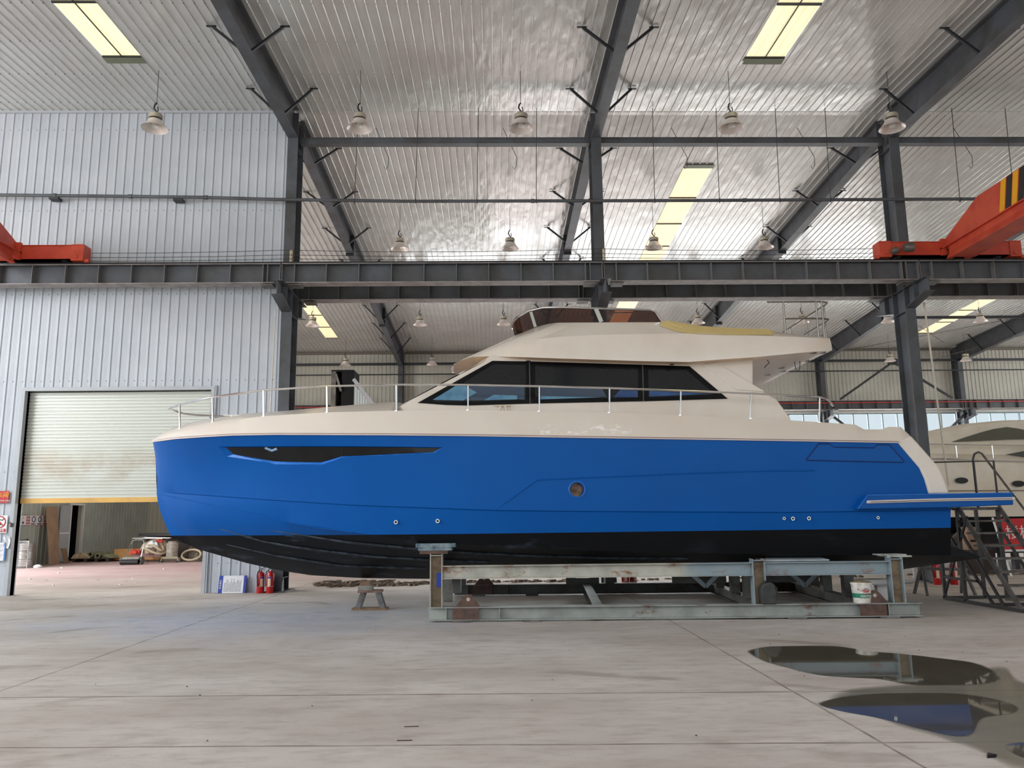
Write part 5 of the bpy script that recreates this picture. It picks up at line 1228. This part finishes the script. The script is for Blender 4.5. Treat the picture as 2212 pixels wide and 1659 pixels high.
# pipe and bits at the right column
m = MB(); m.tube([(9.5, 18.2, .42), (9.5, 18.2, .16), (9.46, 18.2, .09), (9.38, 18.2, .06), (9.2, 18.2, .06)], .05, 12)
tag(m.build('drain_pipe', mk('grey_pvc', (178, 178, 174), .4), smooth=True), 'grey elbow drain pipe on the floor left of the right fire extinguishers', 'pipe')

# ------------------------------------------------------------------ second yacht
Y2 = 24.4
t = thing('second_yacht', 'cream motor yacht with oval portholes parked behind the stern on the right', 'yacht', (12, Y2, 0)); T2 = Matrix.Translation((-12, -Y2, 0))
def B2(m, n, mat, par=None, **k): m.bm.transform(T2); return m.build(n, mat, par or t, **k)
CR2 = mk('dusty_cream_gelcoat', (244, 234, 216), .35, rgb2=(232, 220, 198), scale=1.5)
A0 = 7.2
hb = lambda X: 2.2*sup(X-A0, 6, 2.2, .7)
m = MB(); rws = []
for zf, kf in ((2.9, 1), (2.75, 1.01), (2.1, .96), (1.45, .9)): rws.append([(A0+(22-A0)*(i/30)+(2.9-zf)*.35*(1-i/30), hb(A0+(22-A0)*(i/30))*kf, zf+.35*(1-i/30)**2*(zf-1.4)) for i in range(31)])
for s in (-1, 1): m.grid([[(x, Y2+s*b_, z) for x, b_, z in r] for r in rws])
B2(m, 'topsides', CR2, smooth=True)
m = MB(); rws = []
for zf, kf in ((1.46, .9), (1.0, .86), (.35, 0)): rws.append([(A0+(22-A0)*(i/30)+(2.9-zf)*.35*(1-i/30), hb(A0+(22-A0)*(i/30))*kf, zf) for i in range(31)])
for s in (-1, 1): m.grid([[(x, Y2+s*b_, z) for x, b_, z in r] for r in rws])
B2(m, 'bottom', BLACKB, smooth=True)
m = MB(); m.tube([(A0+(22-A0)*(i/30), Y2-hb(A0+(22-A0)*(i/30))*1.01-.02, 2.86+.35*(1-i/30)**2*1.5) for i in range(31)], .03, 6); B2(m, 'rub_rail', CHROME, smooth=True)
m = MB(); m.tube([(9, Y2-2.18, 2.2), (14, Y2-2.2, 2.18), (22, Y2-2.2, 2.1)], .012, 5); B2(m, 'seam_line', mk('brown_seam', (120, 102, 84), .6))
m = MB()
for s in (0,): m.grid([[(x, Y2-b_, z) for x, b_, z in rr] for rr in ([(A0+(22-A0)*(i/30), hb(A0+(22-A0)*(i/30))*.99, 2.88+.35*(1-i/30)**2*1.5) for i in range(31)], [(A0+(22-A0)*(i/30), hb(A0+(22-A0)*(i/30))*.86, 3.12+.35*(1-i/30)**2) for i in range(31)], [(A0+(22-A0)*(i/30), 0, 3.2+.35*(1-i/30)**2) for i in range(31)])])
B2(m, 'deck', CR2, smooth=True)
prof = [(11.0, 3.1), (11.6, 3.38), (12.4, 3.75), (13.3, 4.05), (14.3, 4.25), (15.3, 4.33), (17, 4.35), (19, 4.2), (21, 3.9), (21, 3.1)]
m = MB(); sec = []
for iv in range(-6, 7):
    v = iv/6; sec.append([(x, Y2+v*1.85*(1-.12*(z-3.1)), z-(.12*abs(v)**3 if z > 3.2 else 0)) for x, z in prof])
m.grid(sec, closed=True); m.poly(sec[0]); m.poly(sec[-1]); c2 = B2(m, 'cabin', CR2, smooth=True)
def c2p(px, py, o=.03):
    p = atY(px, py, 22.62); return Vector((p[0], 22.55-o+.222*(p[2]-3.1), p[2]))
m = MB(); m.prism([c2p(x, y) for x, y in ((2056, 954.5), (2085, 945), (2120, 934), (2150, 926), (2180, 921.5), (2205, 925), (2260, 938), (2262, 948), (2180, 949), (2120, 952))], (0, .02, 0)); B2(m, 'cabin_window', mk('grey_green_window_film', (98, 98, 84), .3), c2)
m = MB(); m.prism([Vector(atY(x, y, 22.35)) for x, y in ((2172, 982), (2230, 971), (2290, 971), (2290, 990), (2230, 990))], (0, .02, 0)); B2(m, 'lower_window', mk('dark_grey_window', (76, 76, 70), .3), c2)
for px, py in ((2076, 1038), (2199, 1045)):
    p = atY(px, py, 22.2); m = MB(); n = 24; m.poly([(p[0]+.19*math.cos(2*PI*k/n), 22.17, p[2]+.085*math.sin(2*PI*k/n)) for k in range(n)]); o = B2(m, 'porthole', BLACKP)
m = MB(); m.tube([(A0+1+(x_-8)*1.0, Y2-hb(x_)*.93, 3.45+.3*(1-min(1, (x_-8)/8))**2) for x_ in [8+.5*k for k in range(27)]], .018, 6); r2 = B2(m, 'handrail', CHROME, smooth=True)
for px in (2066, 2144, 2222): p = atY(px, 985, 22.35); m = MB(); m.tube([(p[0], 22.33, 3.1), (p[0], 22.33, 3.46)], .022, 6); B2(m, 'stanchion', CHROME, r2)
# supports of the second yacht
DB = mk('dusty_grey_board', (112, 108, 100), .85, rgb2=(90, 86, 80), scale=5)
t = thing('boat_stand', 'dark timber and steel stand under the cream yacht, seen between the stairs', 'boat stand', (13.6, 22.4, 0))
for k in range(5): m = MB(); m.box(-.2+k*.38, -.06+k*.38, 0, .16, 0, .62); m.build('upright', SD, t)
m = MB(); m.box(-.4, 2.2, -.02, .2, .6, .72); m.build('top_rail', SD, t)
m = MB(); m.prism([(-1.3, -.1, .45), (-.4, -.1, 1.2), (-.4, -.1, .35)], (0, .04, 0)); m.build('side_board', DB, t)
m = MB(); m.bar((-1.35, -.15, .45), (-.4, -.15, 1.25), .06, .06); m.build('edge_batten', mk('grey_brown_batten', (128, 112, 96), .8), t)
m = MB(); q0 = atY(2046, 1146, 21.9)[0]; q1 = atY(2072, 1190, 21.9)[0]; m.prism([(q0-13.6, -.5, 1.15), (q0-13.6, -.5, .5), (q1-13.6, -.5, .52)], (0, .03, 0)); m.build('support_board', DB, t)
t = thing('cardboard_box', 'tall cardboard box with a black handle slot behind the stairs', 'box', (12.45, 20.9, 0)); m = MB(); m.box(-.15, .18, -.15, .15, .62, 1.2); m.build('carton', CARD, t); m = MB(); m.box(-.09, .05, -.156, -.15, .82, .88); m.build('handle_slot', BLACKP, t); m = MB(); m.box(-.3, .5, -.2, .2, 0, .62); m.build('carton', mk('dark_carton', (66, 56, 52), .8), t)
m = MB(); m.box(12.72, 12.95, 21.15, 21.4, 0, 1.15)
tag(m.build('oil_drum', mk('dark_teal_container', (26, 38, 44), .4)), 'dark container beside the tall cardboard box behind the stairs', 'container')
t = thing('red_board', 'red board with white Chinese characters on a white easel, cut by the right edge', 'board', (13.05, 20.0, 0)); t.rotation_euler = (R(-6), 0, 0)
m = MB(); m.box(-.35, .9, -.01, .01, .65, 1.42); p = m.build('panel', mk('red_print', (204, 34, 40), .5), t)
text('board_text', '楼梯', .36, WHITE, (.2, -.014, 1.05), (R(90), 0, 0), p)
m = MB(); m.bar((-.42, -.01, 1.45), (-.2, -.01, 0), .04, .03); m.build('easel_leg', WHITE, t); m = MB(); m.bar((.8, -.01, 1.45), (.8, -.01, 0), .04, .03); m.build('easel_leg', WHITE, t); m = MB(); m.box(-.35, .9, -.02, .02, .6, .65); m.build('easel_ledge', WHITE, t)

# ------------------------------------------------------------------ far bay, left: tower and everything behind the roller door
t = thing('stair_tower', 'tall dark doorway box with a sloping ribbed skirt in the far bay above the foredeck', 'tower', (-6.9, 36, 0)); Tt = Matrix.Translation((6.9, -36, 0))
def BT(m, n, mat, par=None): m.bm.transform(Tt); return m.build(n, mat, par or t)
m = MB(); m.box(-7.42, -7.2, 36, 37.4, 0, 8.35); m.box(-7.42, -6.38, 37.4, 37.45, 0, 8.35); BT(m, 'side_panel', STEELD)
m = MB(); m.box(-6.95, -6.4, 36.05, 36.1, 0, 8.33); m.box(-7.42, -6.38, 35.98, 37.4, 8.33, 8.4); m.box(-6.43, -6.38, 36, 37.4, 0, 8.33); BT(m, 'dark_panel', DARKIN)
m = MB(); m.bar((-7.2, 36.0, 8.2), (-6.95, 36, 7.4), .12, .1); BT(m, 'inner_beam', STEELD)
m = MB(); m.box(-6.93, -6.43, 35.98, 36.02, 6.7, 6.74); BT(m, 'handle_bar', STEELD)
rects = [(-6.36, -5.1, lambda u, h: [(u, 36-h, 0), (u, 36-h, max(.1, 7.75-(u+6.36)*1.3))])]
BT(sheet(rects, .12, .02, ribw=.02, minor=False), 'ribbed_skirt', mk('pale_blue_grey_sheet', (190, 200, 200), .5))
m = MB(); m.bar((-6.38, 35.9, 7.95), (-5.2, 35.9, 6.42), .1, .16); BT(m, 'sloping_edge', TRIM)

t = thing('oil_drum', 'shiny metal drum in a wire guard beside the cardboard sheet behind the roller door', 'drum', (-17.45, 30.4, 0))
m = MB(); m.lathe([(.3, 0), (.31, .02), (.3, .3), (.312, .31), (.3, .32), (.3, .6), (.312, .61), (.3, .62), (.3, .86), (.31, .88), (.29, .89)], (.06, 0, 0), 24); m.build('barrel', DRUMM, t, smooth=True)
m = MB(); m.box(-.28, -.26, -.36, -.34, 0, .98); m.box(.38, .4, -.36, -.34, 0, .98)
for z in [.08+.06*k for k in range(5)]+[.5, .66, .72, .78, .84, .9, .96]: m.box(-.28, .4, -.36, -.345, z, z+.015)
m.build('wire_guard', CHROME, t)
m = MB(); m.tube([(-.1, -.1, .95), (.2, -.1, 1.0)], .05, 8); m.lathe([(.06, 0), (.06, .05)], (-.1, -.1, .9), 10); m.build('lid_clamp', RUBBER, t)
m = MB(); m.lathe([(.12, 0), (.15, .05), (.1, .1), (.03, .12)], (-16.75, 30.2, 0), 12)
tag(m.build('rag', PAPER), 'white crumpled rag on the floor at the foot of the metal drum', 'rag')
m = MB(); a, b_, c_, d_ = Vector((-17.3, 31.98, .02)), Vector((-17.45, 32.95, .02)), Vector(atX(124, 1094, -17.82)), Vector(atX(98, 1094, -17.82))
m.prism([a, b_, c_, d_], (.02, 0, .0)); tag(m.build('cardboard_sheet', CARD), 'tall brown cardboard sheet leaning on the end wall behind the roller door', 'cardboard')
m = MB(); m.prism([(-17.3, 33.1, .01), (-17.35, 33.5, .01), (-17.5, 33.45, .6), (-17.5, 33.05, .6)], (.03, 0, 0)); tag(m.build('small_board', WOOD), 'small wooden board leaning at the foot of the cardboard sheet', 'board')
random.seed(5)
y = 30.55
for i, (nm, lb_, w_) in enumerate((('symbols', 'wide safety sign panel with many small symbols', 1.0), ('blue', 'safety sign with round blue symbol, second in the row', .42), ('blue', 'safety sign with round blue symbol, third in the row', .42), ('red', 'red prohibition sign, fourth in the row', .42), ('yellow', 'yellow warning sign half behind the cardboard sheet', .4))):
    t = thing('safety_sign', lb_+' on the end wall', 'sign', (-17.94, y, 1.73), group='safety signs on the end wall')
    m = MB(); m.box(0, .012, 0, w_-.03, -.2, .2); p = m.build('panel', PAPER, t)
    m = MB()
    for z in (-.2, .185): m.box(.012, .016, 0, w_-.03, z, z+.015)
    m.build('border', mk('dark_sign_border', (44, 34, 40), .5) if i == 0 else EXTRED, p)
    if i == 0:
        for r_i in range(2):
            for k in range(3): m = MB(); m.lathe([(.05, 0), (.05, .004)], (.014, .12+.2*k, .09-.18*r_i), 3 if r_i == 0 else 14, 'X'); m.build('symbol', HAZY if r_i == 0 else mk('navy_symbol', (36, 40, 70), .5), p)
        for k in range(2):
            for r_i in range(3): m = MB(); m.box(.013, .017, .72+.13*k, .81+.13*k, -.15+.11*r_i, -.07+.11*r_i); m.build('symbol', EXTRED, p)
    else:
        col = {'blue': mk('navy_symbol', (36, 40, 70), .5), 'red': EXTRED, 'yellow': HAZY}[nm]
        m = MB(); m.lathe([(.08, 0), (.12, 0), (.12, .004), (.08, .004)], (.014, w_/2, .04), 3 if nm == 'yellow' else 18, 'X', cap=False); m.build('symbol', col, p)
        m = MB(); m.box(.013, .017, .06, w_-.1, -.17, -.11); m.build('caption', EXTRED if nm != 'blue' else mk('grey_print', (120, 120, 124), .7), p)
    y += w_
# pallet with rolls by the doorway
t = thing('pallet', 'dark pallet loaded with rags and rolled mats under the end wall doorway', 'pallet', (-16.9, 34.7, 0))
m = MB()
for k in range(5): m.box(-.7, .8, -.5+.25*k, -.38+.25*k, .12, .15)
m.build('deck', mk('dark_wood', (70, 58, 50), .8), t)
for k in range(4): m = MB(); m.box(-.65+.45*k, -.53+.45*k, -.5, .6, 0, .12); m.build('bearer', mk('dark_wood', (70, 58, 50), .8), t)
OL = mk('olive_mat_roll', (150, 150, 120), .8, rgb2=(112, 112, 88), scale=6)
for i, (x, z, n) in enumerate(((-16.9, .3, 'upper left'), (-16.6, .25, 'right'))):
    m = MB(); m.lathe([(.07, -.4), (.12, -.4), (.12, .5), (.07, .5)], (x, 34.7, z), 18, 'Y', cap=False); m.lathe([(.071, -.38), (.0711, .48)], (x, 34.7, z), 18, 'Y', cap=False)
    tag(m.build('mat_roll', OL, smooth=True), 'rolled olive mat on the pallet by the doorway, the %s of the two' % n, 'mat roll', None)
def heap(name, label, cat, c, rx, ry, h, mat, seed=1, n=26):
    random.seed(seed); m = MB(); rows = []
    for j in range(9):
        f = j/8; ring = []
        for k in range(n):
            a = 2*PI*k/n; rr2 = math.cos(f*PI/2)**.7*(1+.22*math.sin(3*a+seed+f*4)+.16*math.sin(7*a+2*seed)+random.uniform(-.06, .06))
            ring.append((c[0]+rx*rr2*math.cos(a), c[1]+ry*rr2*math.sin(a), max(0, c[2]+h*math.sin(f*PI/2)*(1+.12*math.sin(5*a+seed))) if j else c[2]))
        rows.append(ring)
    m.grid(rows, closed=True); m.poly(rows[-1]); m.poly(rows[0][::-1])
    o = m.build(name, mat, smooth=True); return tag(o, label, cat)
heap('rag_heap', 'heap of pale rags at the left end of the dark pallet', 'rags', (-17.3, 34.4, .15), .3, .35, .22, CLOTH, 2)
heap('folded_mat', 'flat olive mat lying on the right end of the pallet', 'mat', (-16.3, 34.7, .15), .45, .4, .16, OL, 4)
# push sweeper
px0 = -13.9
t = thing('push_sweeper', 'manual push sweeper with a tubular handle in front of the rag cart', 'sweeper', (-14.0, 31.7, 0)); t.scale = (.8, .9, .8)
m = MB(); m.prism([(-.42, -.3, .06), (-.42, -.3, .2), (-.42, -.12, .36), (-.42, .2, .36), (-.42, .3, .1)], (.84, 0, 0)); m.build('housing', mk('dusty_grey_housing', (160, 158, 152), .5, rgb2=(120, 116, 108), scale=7), t, bevel=.03)
m = MB(); m.lathe([(.13, -.42), (.13, .42)], (0, -.22, .13), 18, 'X'); m.build('brush', RUBBER, t)
for x in (-.5, .46): m = MB(); m.lathe([(.17, 0), (.19, .02), (.19, .05), (.17, .07)], (x, -.02, .19), 20, 'X'); m.build('wheel', STEELD, t)
m = MB(); m.tube([(-.36, .1, .3), (-.34, .4, .95), (-.26, .47, 1.12), (-.15, .5, 1.16), (.15, .5, 1.16), (.26, .47, 1.12), (.34, .4, .95), (.36, .1, .3)], .025, 8); m.build('handle', CHROME, t, smooth=True)
t = thing('cardboard_box', 'open brown cardboard box on the floor behind the sweeper', 'box', (-15.1, 35.0, 0)); m = MB(); m.box(-1.0, .1, -.3, .4, .04, .5); m.box(.15, .95, -.4, .3, .04, .56); m.build('carton', mk('tan_carton', (190, 142, 88), .8), t); m = MB(); m.prism([(.1, -.4, .56), (1.1, -.3, .8), (1.0, .3, .85), (.2, .3, .56)], (0, 0, .02)); m.build('flap', CARD, t)
t = thing('rag_cart', 'low metal cart with tubular frame piled with hoses and rags', 'cart', (-14.1, 33.6, 0)); t.scale = (.52, .8, .76)
m = MB(); m.box(-1.1, 1.2, -.6, .6, .28, .5); m.build('tray', mk('dull_maroon_tray', (128, 92, 88), .6), t)
m = MB(); m.tube([(-1.1, -.6, .1), (-1.1, -.6, 1.28), (1.2, -.6, 1.24), (1.2, .6, 1.24), (-1.1, .6, 1.28), (-1.1, -.6, 1.28)], .025, 6); m.tube([(.62, -.6, .1), (.62, -.6, 1.2)], .025, 6); m.build('frame', CHROME, t)
for x in (-.95, .1, 1.05): m = MB(); m.lathe([(.08, 0), (.08, .05)], (x, -.62, .08), 12, 'Y'); m.build('caster', RUBBER, t)
heap('rag_heap', 'beige heap of dust hoses and sacks on the cart behind the roller door', 'rags', (-13.85, 33.5, .36), .5, .42, .5, CLOTH, 7)
heap('rag_heap', 'white plastic sheet bundled on the beige heap of the cart', 'plastic sheet', (-13.85, 33.2, .6), .22, .2, .25, PAPER, 9)
heap('rag_heap', 'red cloth on top of the cart heap', 'cloth', (-13.65, 33.3, .8), .16, .15, .1, mk('faded_red_cloth', (206, 72, 58), .8), 3)
heap('rag_heap', 'red cloth hanging at the left end of the cart', 'cloth', (-14.5, 33.1, .36), .2, .15, .16, mk('faded_red_cloth', (206, 72, 58), .8), 5)
for i, (a0_, r1, r2, z) in enumerate(((0, .5, .35, .46), (.6, .42, .3, .58))):
    m = MB(); m.tube([(-13.8+r1*math.cos(2*PI*k/30+a0_), 33.2+r2*math.sin(2*PI*k/30), z+.12*math.sin(4*PI*k/30)) for k in range(30)], .045, 8, closed=True)
    tag(m.build('coiled_hose', mk('beige_hose', (190, 176, 152), .6), smooth=True), 'beige coiled hose on the cart, the %s loop' % ('lower', 'upper')[i], 'hose')
t = thing('workbench', 'long dark workbench behind the cart under the blue bow', 'workbench', (-13, 36, 0)); m = MB(); m.box(-2.7, 3, 0, .9, 1.0, 1.13); m.build('top', SD, t); m = MB(); m.box(-2.6, 3, .6, .65, 0, 1.0); m.build('back_panel', mk('brown_dark_panel', (72, 62, 58), .7), t)
t = thing('vacuum_canister', 'dusty grey dust extractor canister on a wheeled base beside the cart', 'vacuum', (-13.02, 33.05, 0)); t.scale = (.82, .82, .72)
m = MB(); m.lathe([(.26, .25), (.27, .27), (.27, .95), (.29, .97), (.29, 1.02), (.2, 1.1), (.22, 1.16)], (0, 0, 0), 24); m.build('canister', mk('dusty_grey_canister', (176, 170, 158), .5, rgb2=(140, 132, 120), scale=9), t, smooth=True)
m = MB(); m.tube([(-.4, -.25, .1), (-.38, -.25, .28), (.38, -.25, .28), (.4, -.25, .1)], .04, 8); m.box(-.36, .36, -.25, .25, .2, .26); m.build('base_frame', mk('dusty_beige_metal', (170, 164, 140), .6), t)
for x in (-.36, .36): m = MB(); m.lathe([(.06, 0), (.06, .05)], (x, -.28, .06), 12, 'Y'); m.build('caster', RUBBER, t)
heap('rubbish_heap', 'dark heap of hoses and rubbish right of the dust extractor', 'rubbish', (-12.3, 33.8, 0), .5, .4, .62, mk('dark_mixed_rubbish', (110, 100, 84), .9, rgb2=(60, 58, 52), scale=9, bump=.5, bscale=14), 11)
m = MB(); m.tube([(-12.3+.38*math.cos(2*PI*k/24), 33.2+.15*math.sin(2*PI*k/24), .28+.2*math.sin(2*PI*k/24)) for k in range(24)], .04, 8, closed=True); tag(m.build('coiled_hose', mk('beige_hose', (190, 176, 152), .6), smooth=True), 'beige hose loop leaning on the rubbish heap', 'hose')
# dust heaps and shavings
def debris(name, label, spots, mat, seed, n, sz=(.02, .07)):
    random.seed(seed); m = MB()
    for _ in range(n):
        x0, x1, y0, y1 = random.choice(spots); x, y = random.uniform(x0, x1), random.uniform(y0, y1)
        a, b_, h = random.uniform(*sz), random.uniform(*sz), random.uniform(.01, sz[1]*.6); r = random.uniform(0, PI); c, s = math.cos(r), math.sin(r)
        P_ = [(x+(i*a)*c-(j*b_)*s, y+(i*a)*s+(j*b_)*c, 0.002) for i, j in ((-1, -1), (1, -.7), (.8, 1), (-.7, .8))]
        top_ = [(px_*.7+x*.3, py_*.7+y*.3, h) for px_, py_, _z in P_]
        V0 = [m.bm.verts.new(q) for q in P_]; V1 = [m.bm.verts.new(q) for q in top_]; m.bm.faces.new(V1)
        for i in range(4): m.bm.faces.new([V0[i], V0[(i+1) % 4], V1[(i+1) % 4], V1[i]])
    o = m.build(name, mat, weld=False); return tag(o, label, 'debris', kind='stuff')
debris('floor_debris', 'line of dusty brown rubble on the floor between the left column and the cradle', [(-4.4, -1.9, 19.6, 20.3), (-3.4, -1.3, 20.0, 20.4), (-4.5, -2.6, 20.4, 21.2), (-1.9, 2.2, 20.2, 20.6)], DIRT, 21, 420, (.03, .1))
debris('floor_debris', 'thin strip of rubble on the floor behind the right column', [(10.6, 16, 20.3, 20.8), (3.4, 9.4, 20.3, 20.7)], DIRT, 22, 160, (.03, .08))
debris('floor_scraps', 'small dark scraps scattered over the near floor', [(-6, 6, 5.2, 12), (0, 8, 8, 12)], mk('dark_scrap', (96, 74, 60), .9), 23, 34, (.003, .009))
debris('floor_scraps', 'white chips and scraps scattered over the floor behind the roller door', [(-16, -9, 21, 30)], PAPER, 24, 14, (.02, .05))
for i, (px, py, wpx, n) in enumerate(((889, 1570, 30, 'upper'), (874, 1600, 33, 'lower'))):
    p = atZ(px, py); m = MB(); m.box(p[0]-.055, p[0]+.055, p[1]-.006, p[1]+.006, 0, .004)
    tag(m.build('floor_gouge', mk('dark_gouge', (66, 48, 40), .9)), 'short dark slot in the near floor, the %s of the two below the cradle' % n, 'floor mark')
p = atZ(2138, 1636); m = MB(); m.prism([(p[0]-.03, p[1]-.02, .001), (p[0]+.035, p[1]-.01, .001), (p[0], p[1]+.035, .001)], (.01, 0, .02)); tag(m.build('rubber_scrap', BLACKP), 'small black scrap on the wet floor at the bottom right', 'scrap')
m = MB(); m.tube([(-3.9, 19.4, .02), (-3.0, 20.6, .03), (-2.6, 21.4, .02)], .015, 5); tag(m.build('hose', DIRT), 'thin dusty hose lying across the rubble by the left column', 'hose')

# ------------------------------------------------------------------ puddles
b = NB('wet_floor'); at = b.n('ShaderNodeAttribute', attribute_name='wet')
b.set(Base_Color=b.mix(b.ramp(b.noise(2.5, 5), .35, .65), lin((98, 92, 78)), lin((84, 80, 70))), Roughness=.03, Specular_IOR_Level=.6)
tr = b.n('ShaderNodeBsdfTransparent'); mx = b.n('ShaderNodeMixShader')
f = b.math('ADD', at.outputs['Fac'], b.math('MULTIPLY', b.math('SUBTRACT', b.noise(2.6, 5), .5), .3))
b.l(b.ramp(f, .2, .42), mx.inputs[0]); b.l(tr.outputs[0], mx.inputs[1]); b.l(b.b.outputs[0], mx.inputs[2]); b.l(mx.outputs[0], b.out.inputs[0]); WET = b.m
b = NB('damp_floor'); at = b.n('ShaderNodeAttribute', attribute_name='wet')
b.set(Base_Color=lin((140, 134, 116)), Roughness=.16)
tr = b.n('ShaderNodeBsdfTransparent'); mx = b.n('ShaderNodeMixShader'); f = b.math('ADD', at.outputs['Fac'], b.math('MULTIPLY', b.math('SUBTRACT', b.noise(2.2, 5), .5), .6))
b.l(b.ramp(f, .2, .7, cb=(.75, .75, .75, 1)), mx.inputs[0]); b.l(tr.outputs[0], mx.inputs[1]); b.l(b.b.outputs[0], mx.inputs[2]); b.l(mx.outputs[0], b.out.inputs[0]); DAMP = b.m
def puddle(pl, mat, label, z, name='puddle'):
    W = [Vector(atZ(x, y)) for x, y in pl]; n = len(W); c = sum(W, Vector())/n
    dens = []
    for i in range(n):
        p0, p1, p2, p3 = W[i-1], W[i], W[(i+1) % n], W[(i+2) % n]
        for k in range(6):
            t_ = k/6; dens.append(.5*((2*p1)+(p2-p0)*t_+(2*p0-5*p1+4*p2-p3)*t_*t_+(3*p1-p0-3*p2+p3)*t_**3))
    m = MB(); lay = m.bm.verts.layers.float.new('wet'); rings = []
    for f_, wv_ in ((1.06, 0), (1.0, .3), (.93, .6), (.8, 1), (.4, 1)):
        ring = []
        for p in dens: v = m.bm.verts.new((c.x+(p.x-c.x)*f_, c.y+(p.y-c.y)*f_, z)); v[lay] = wv_; ring.append(v)
        rings.append(ring)
    for A, B_ in zip(rings, rings[1:]):
        N = len(A)
        for i in range(N): m.bm.faces.new([A[i], A[(i+1) % N], B_[(i+1) % N], B_[i]])
    cv = m.bm.verts.new((c.x, c.y, z)); cv[lay] = 1
    for i in range(len(dens)): m.bm.faces.new([rings[-1][i], rings[-1][(i+1) % len(dens)], cv])
    o = m.build(name, mat, weld=False); return tag(o, label, 'puddle')
puddle([(1618, 1408), (1650, 1398), (1700, 1396), (1790, 1396), (1835, 1400), (1880, 1408), (1950, 1413), (2030, 1422), (2110, 1434), (2152, 1458), (2150, 1471), (2110, 1478), (2030, 1480), (1960, 1478), (1900, 1467), (1850, 1464), (1780, 1460), (1710, 1445), (1650, 1428)], WET, 'long dark puddle on the floor in front of the stern half of the cradle', .003)
puddle([(1770, 1520), (1830, 1505), (1940, 1498), (2080, 1500), (2180, 1520), (2190, 1540), (2120, 1552), (2100, 1585), (2060, 1590), (1990, 1575), (1940, 1562), (1880, 1548), (1810, 1535)], WET, 'second dark puddle, closer to the camera at the lower right', .003)
puddle([(2180, 1608), (2260, 1604), (2330, 1612), (2330, 1640), (2230, 1640), (2185, 1625)], WET, 'small puddle cut by the right edge near the bottom corner', .003)
puddle([(1800, 1500), (2000, 1470), (2160, 1440), (2200, 1470), (2300, 1490), (2400, 1560), (2400, 1660), (2200, 1660), (2110, 1620), (2040, 1595), (1920, 1560)], DAMP, 'greenish damp film around the puddles at the lower right', .0015, 'damp_patch')
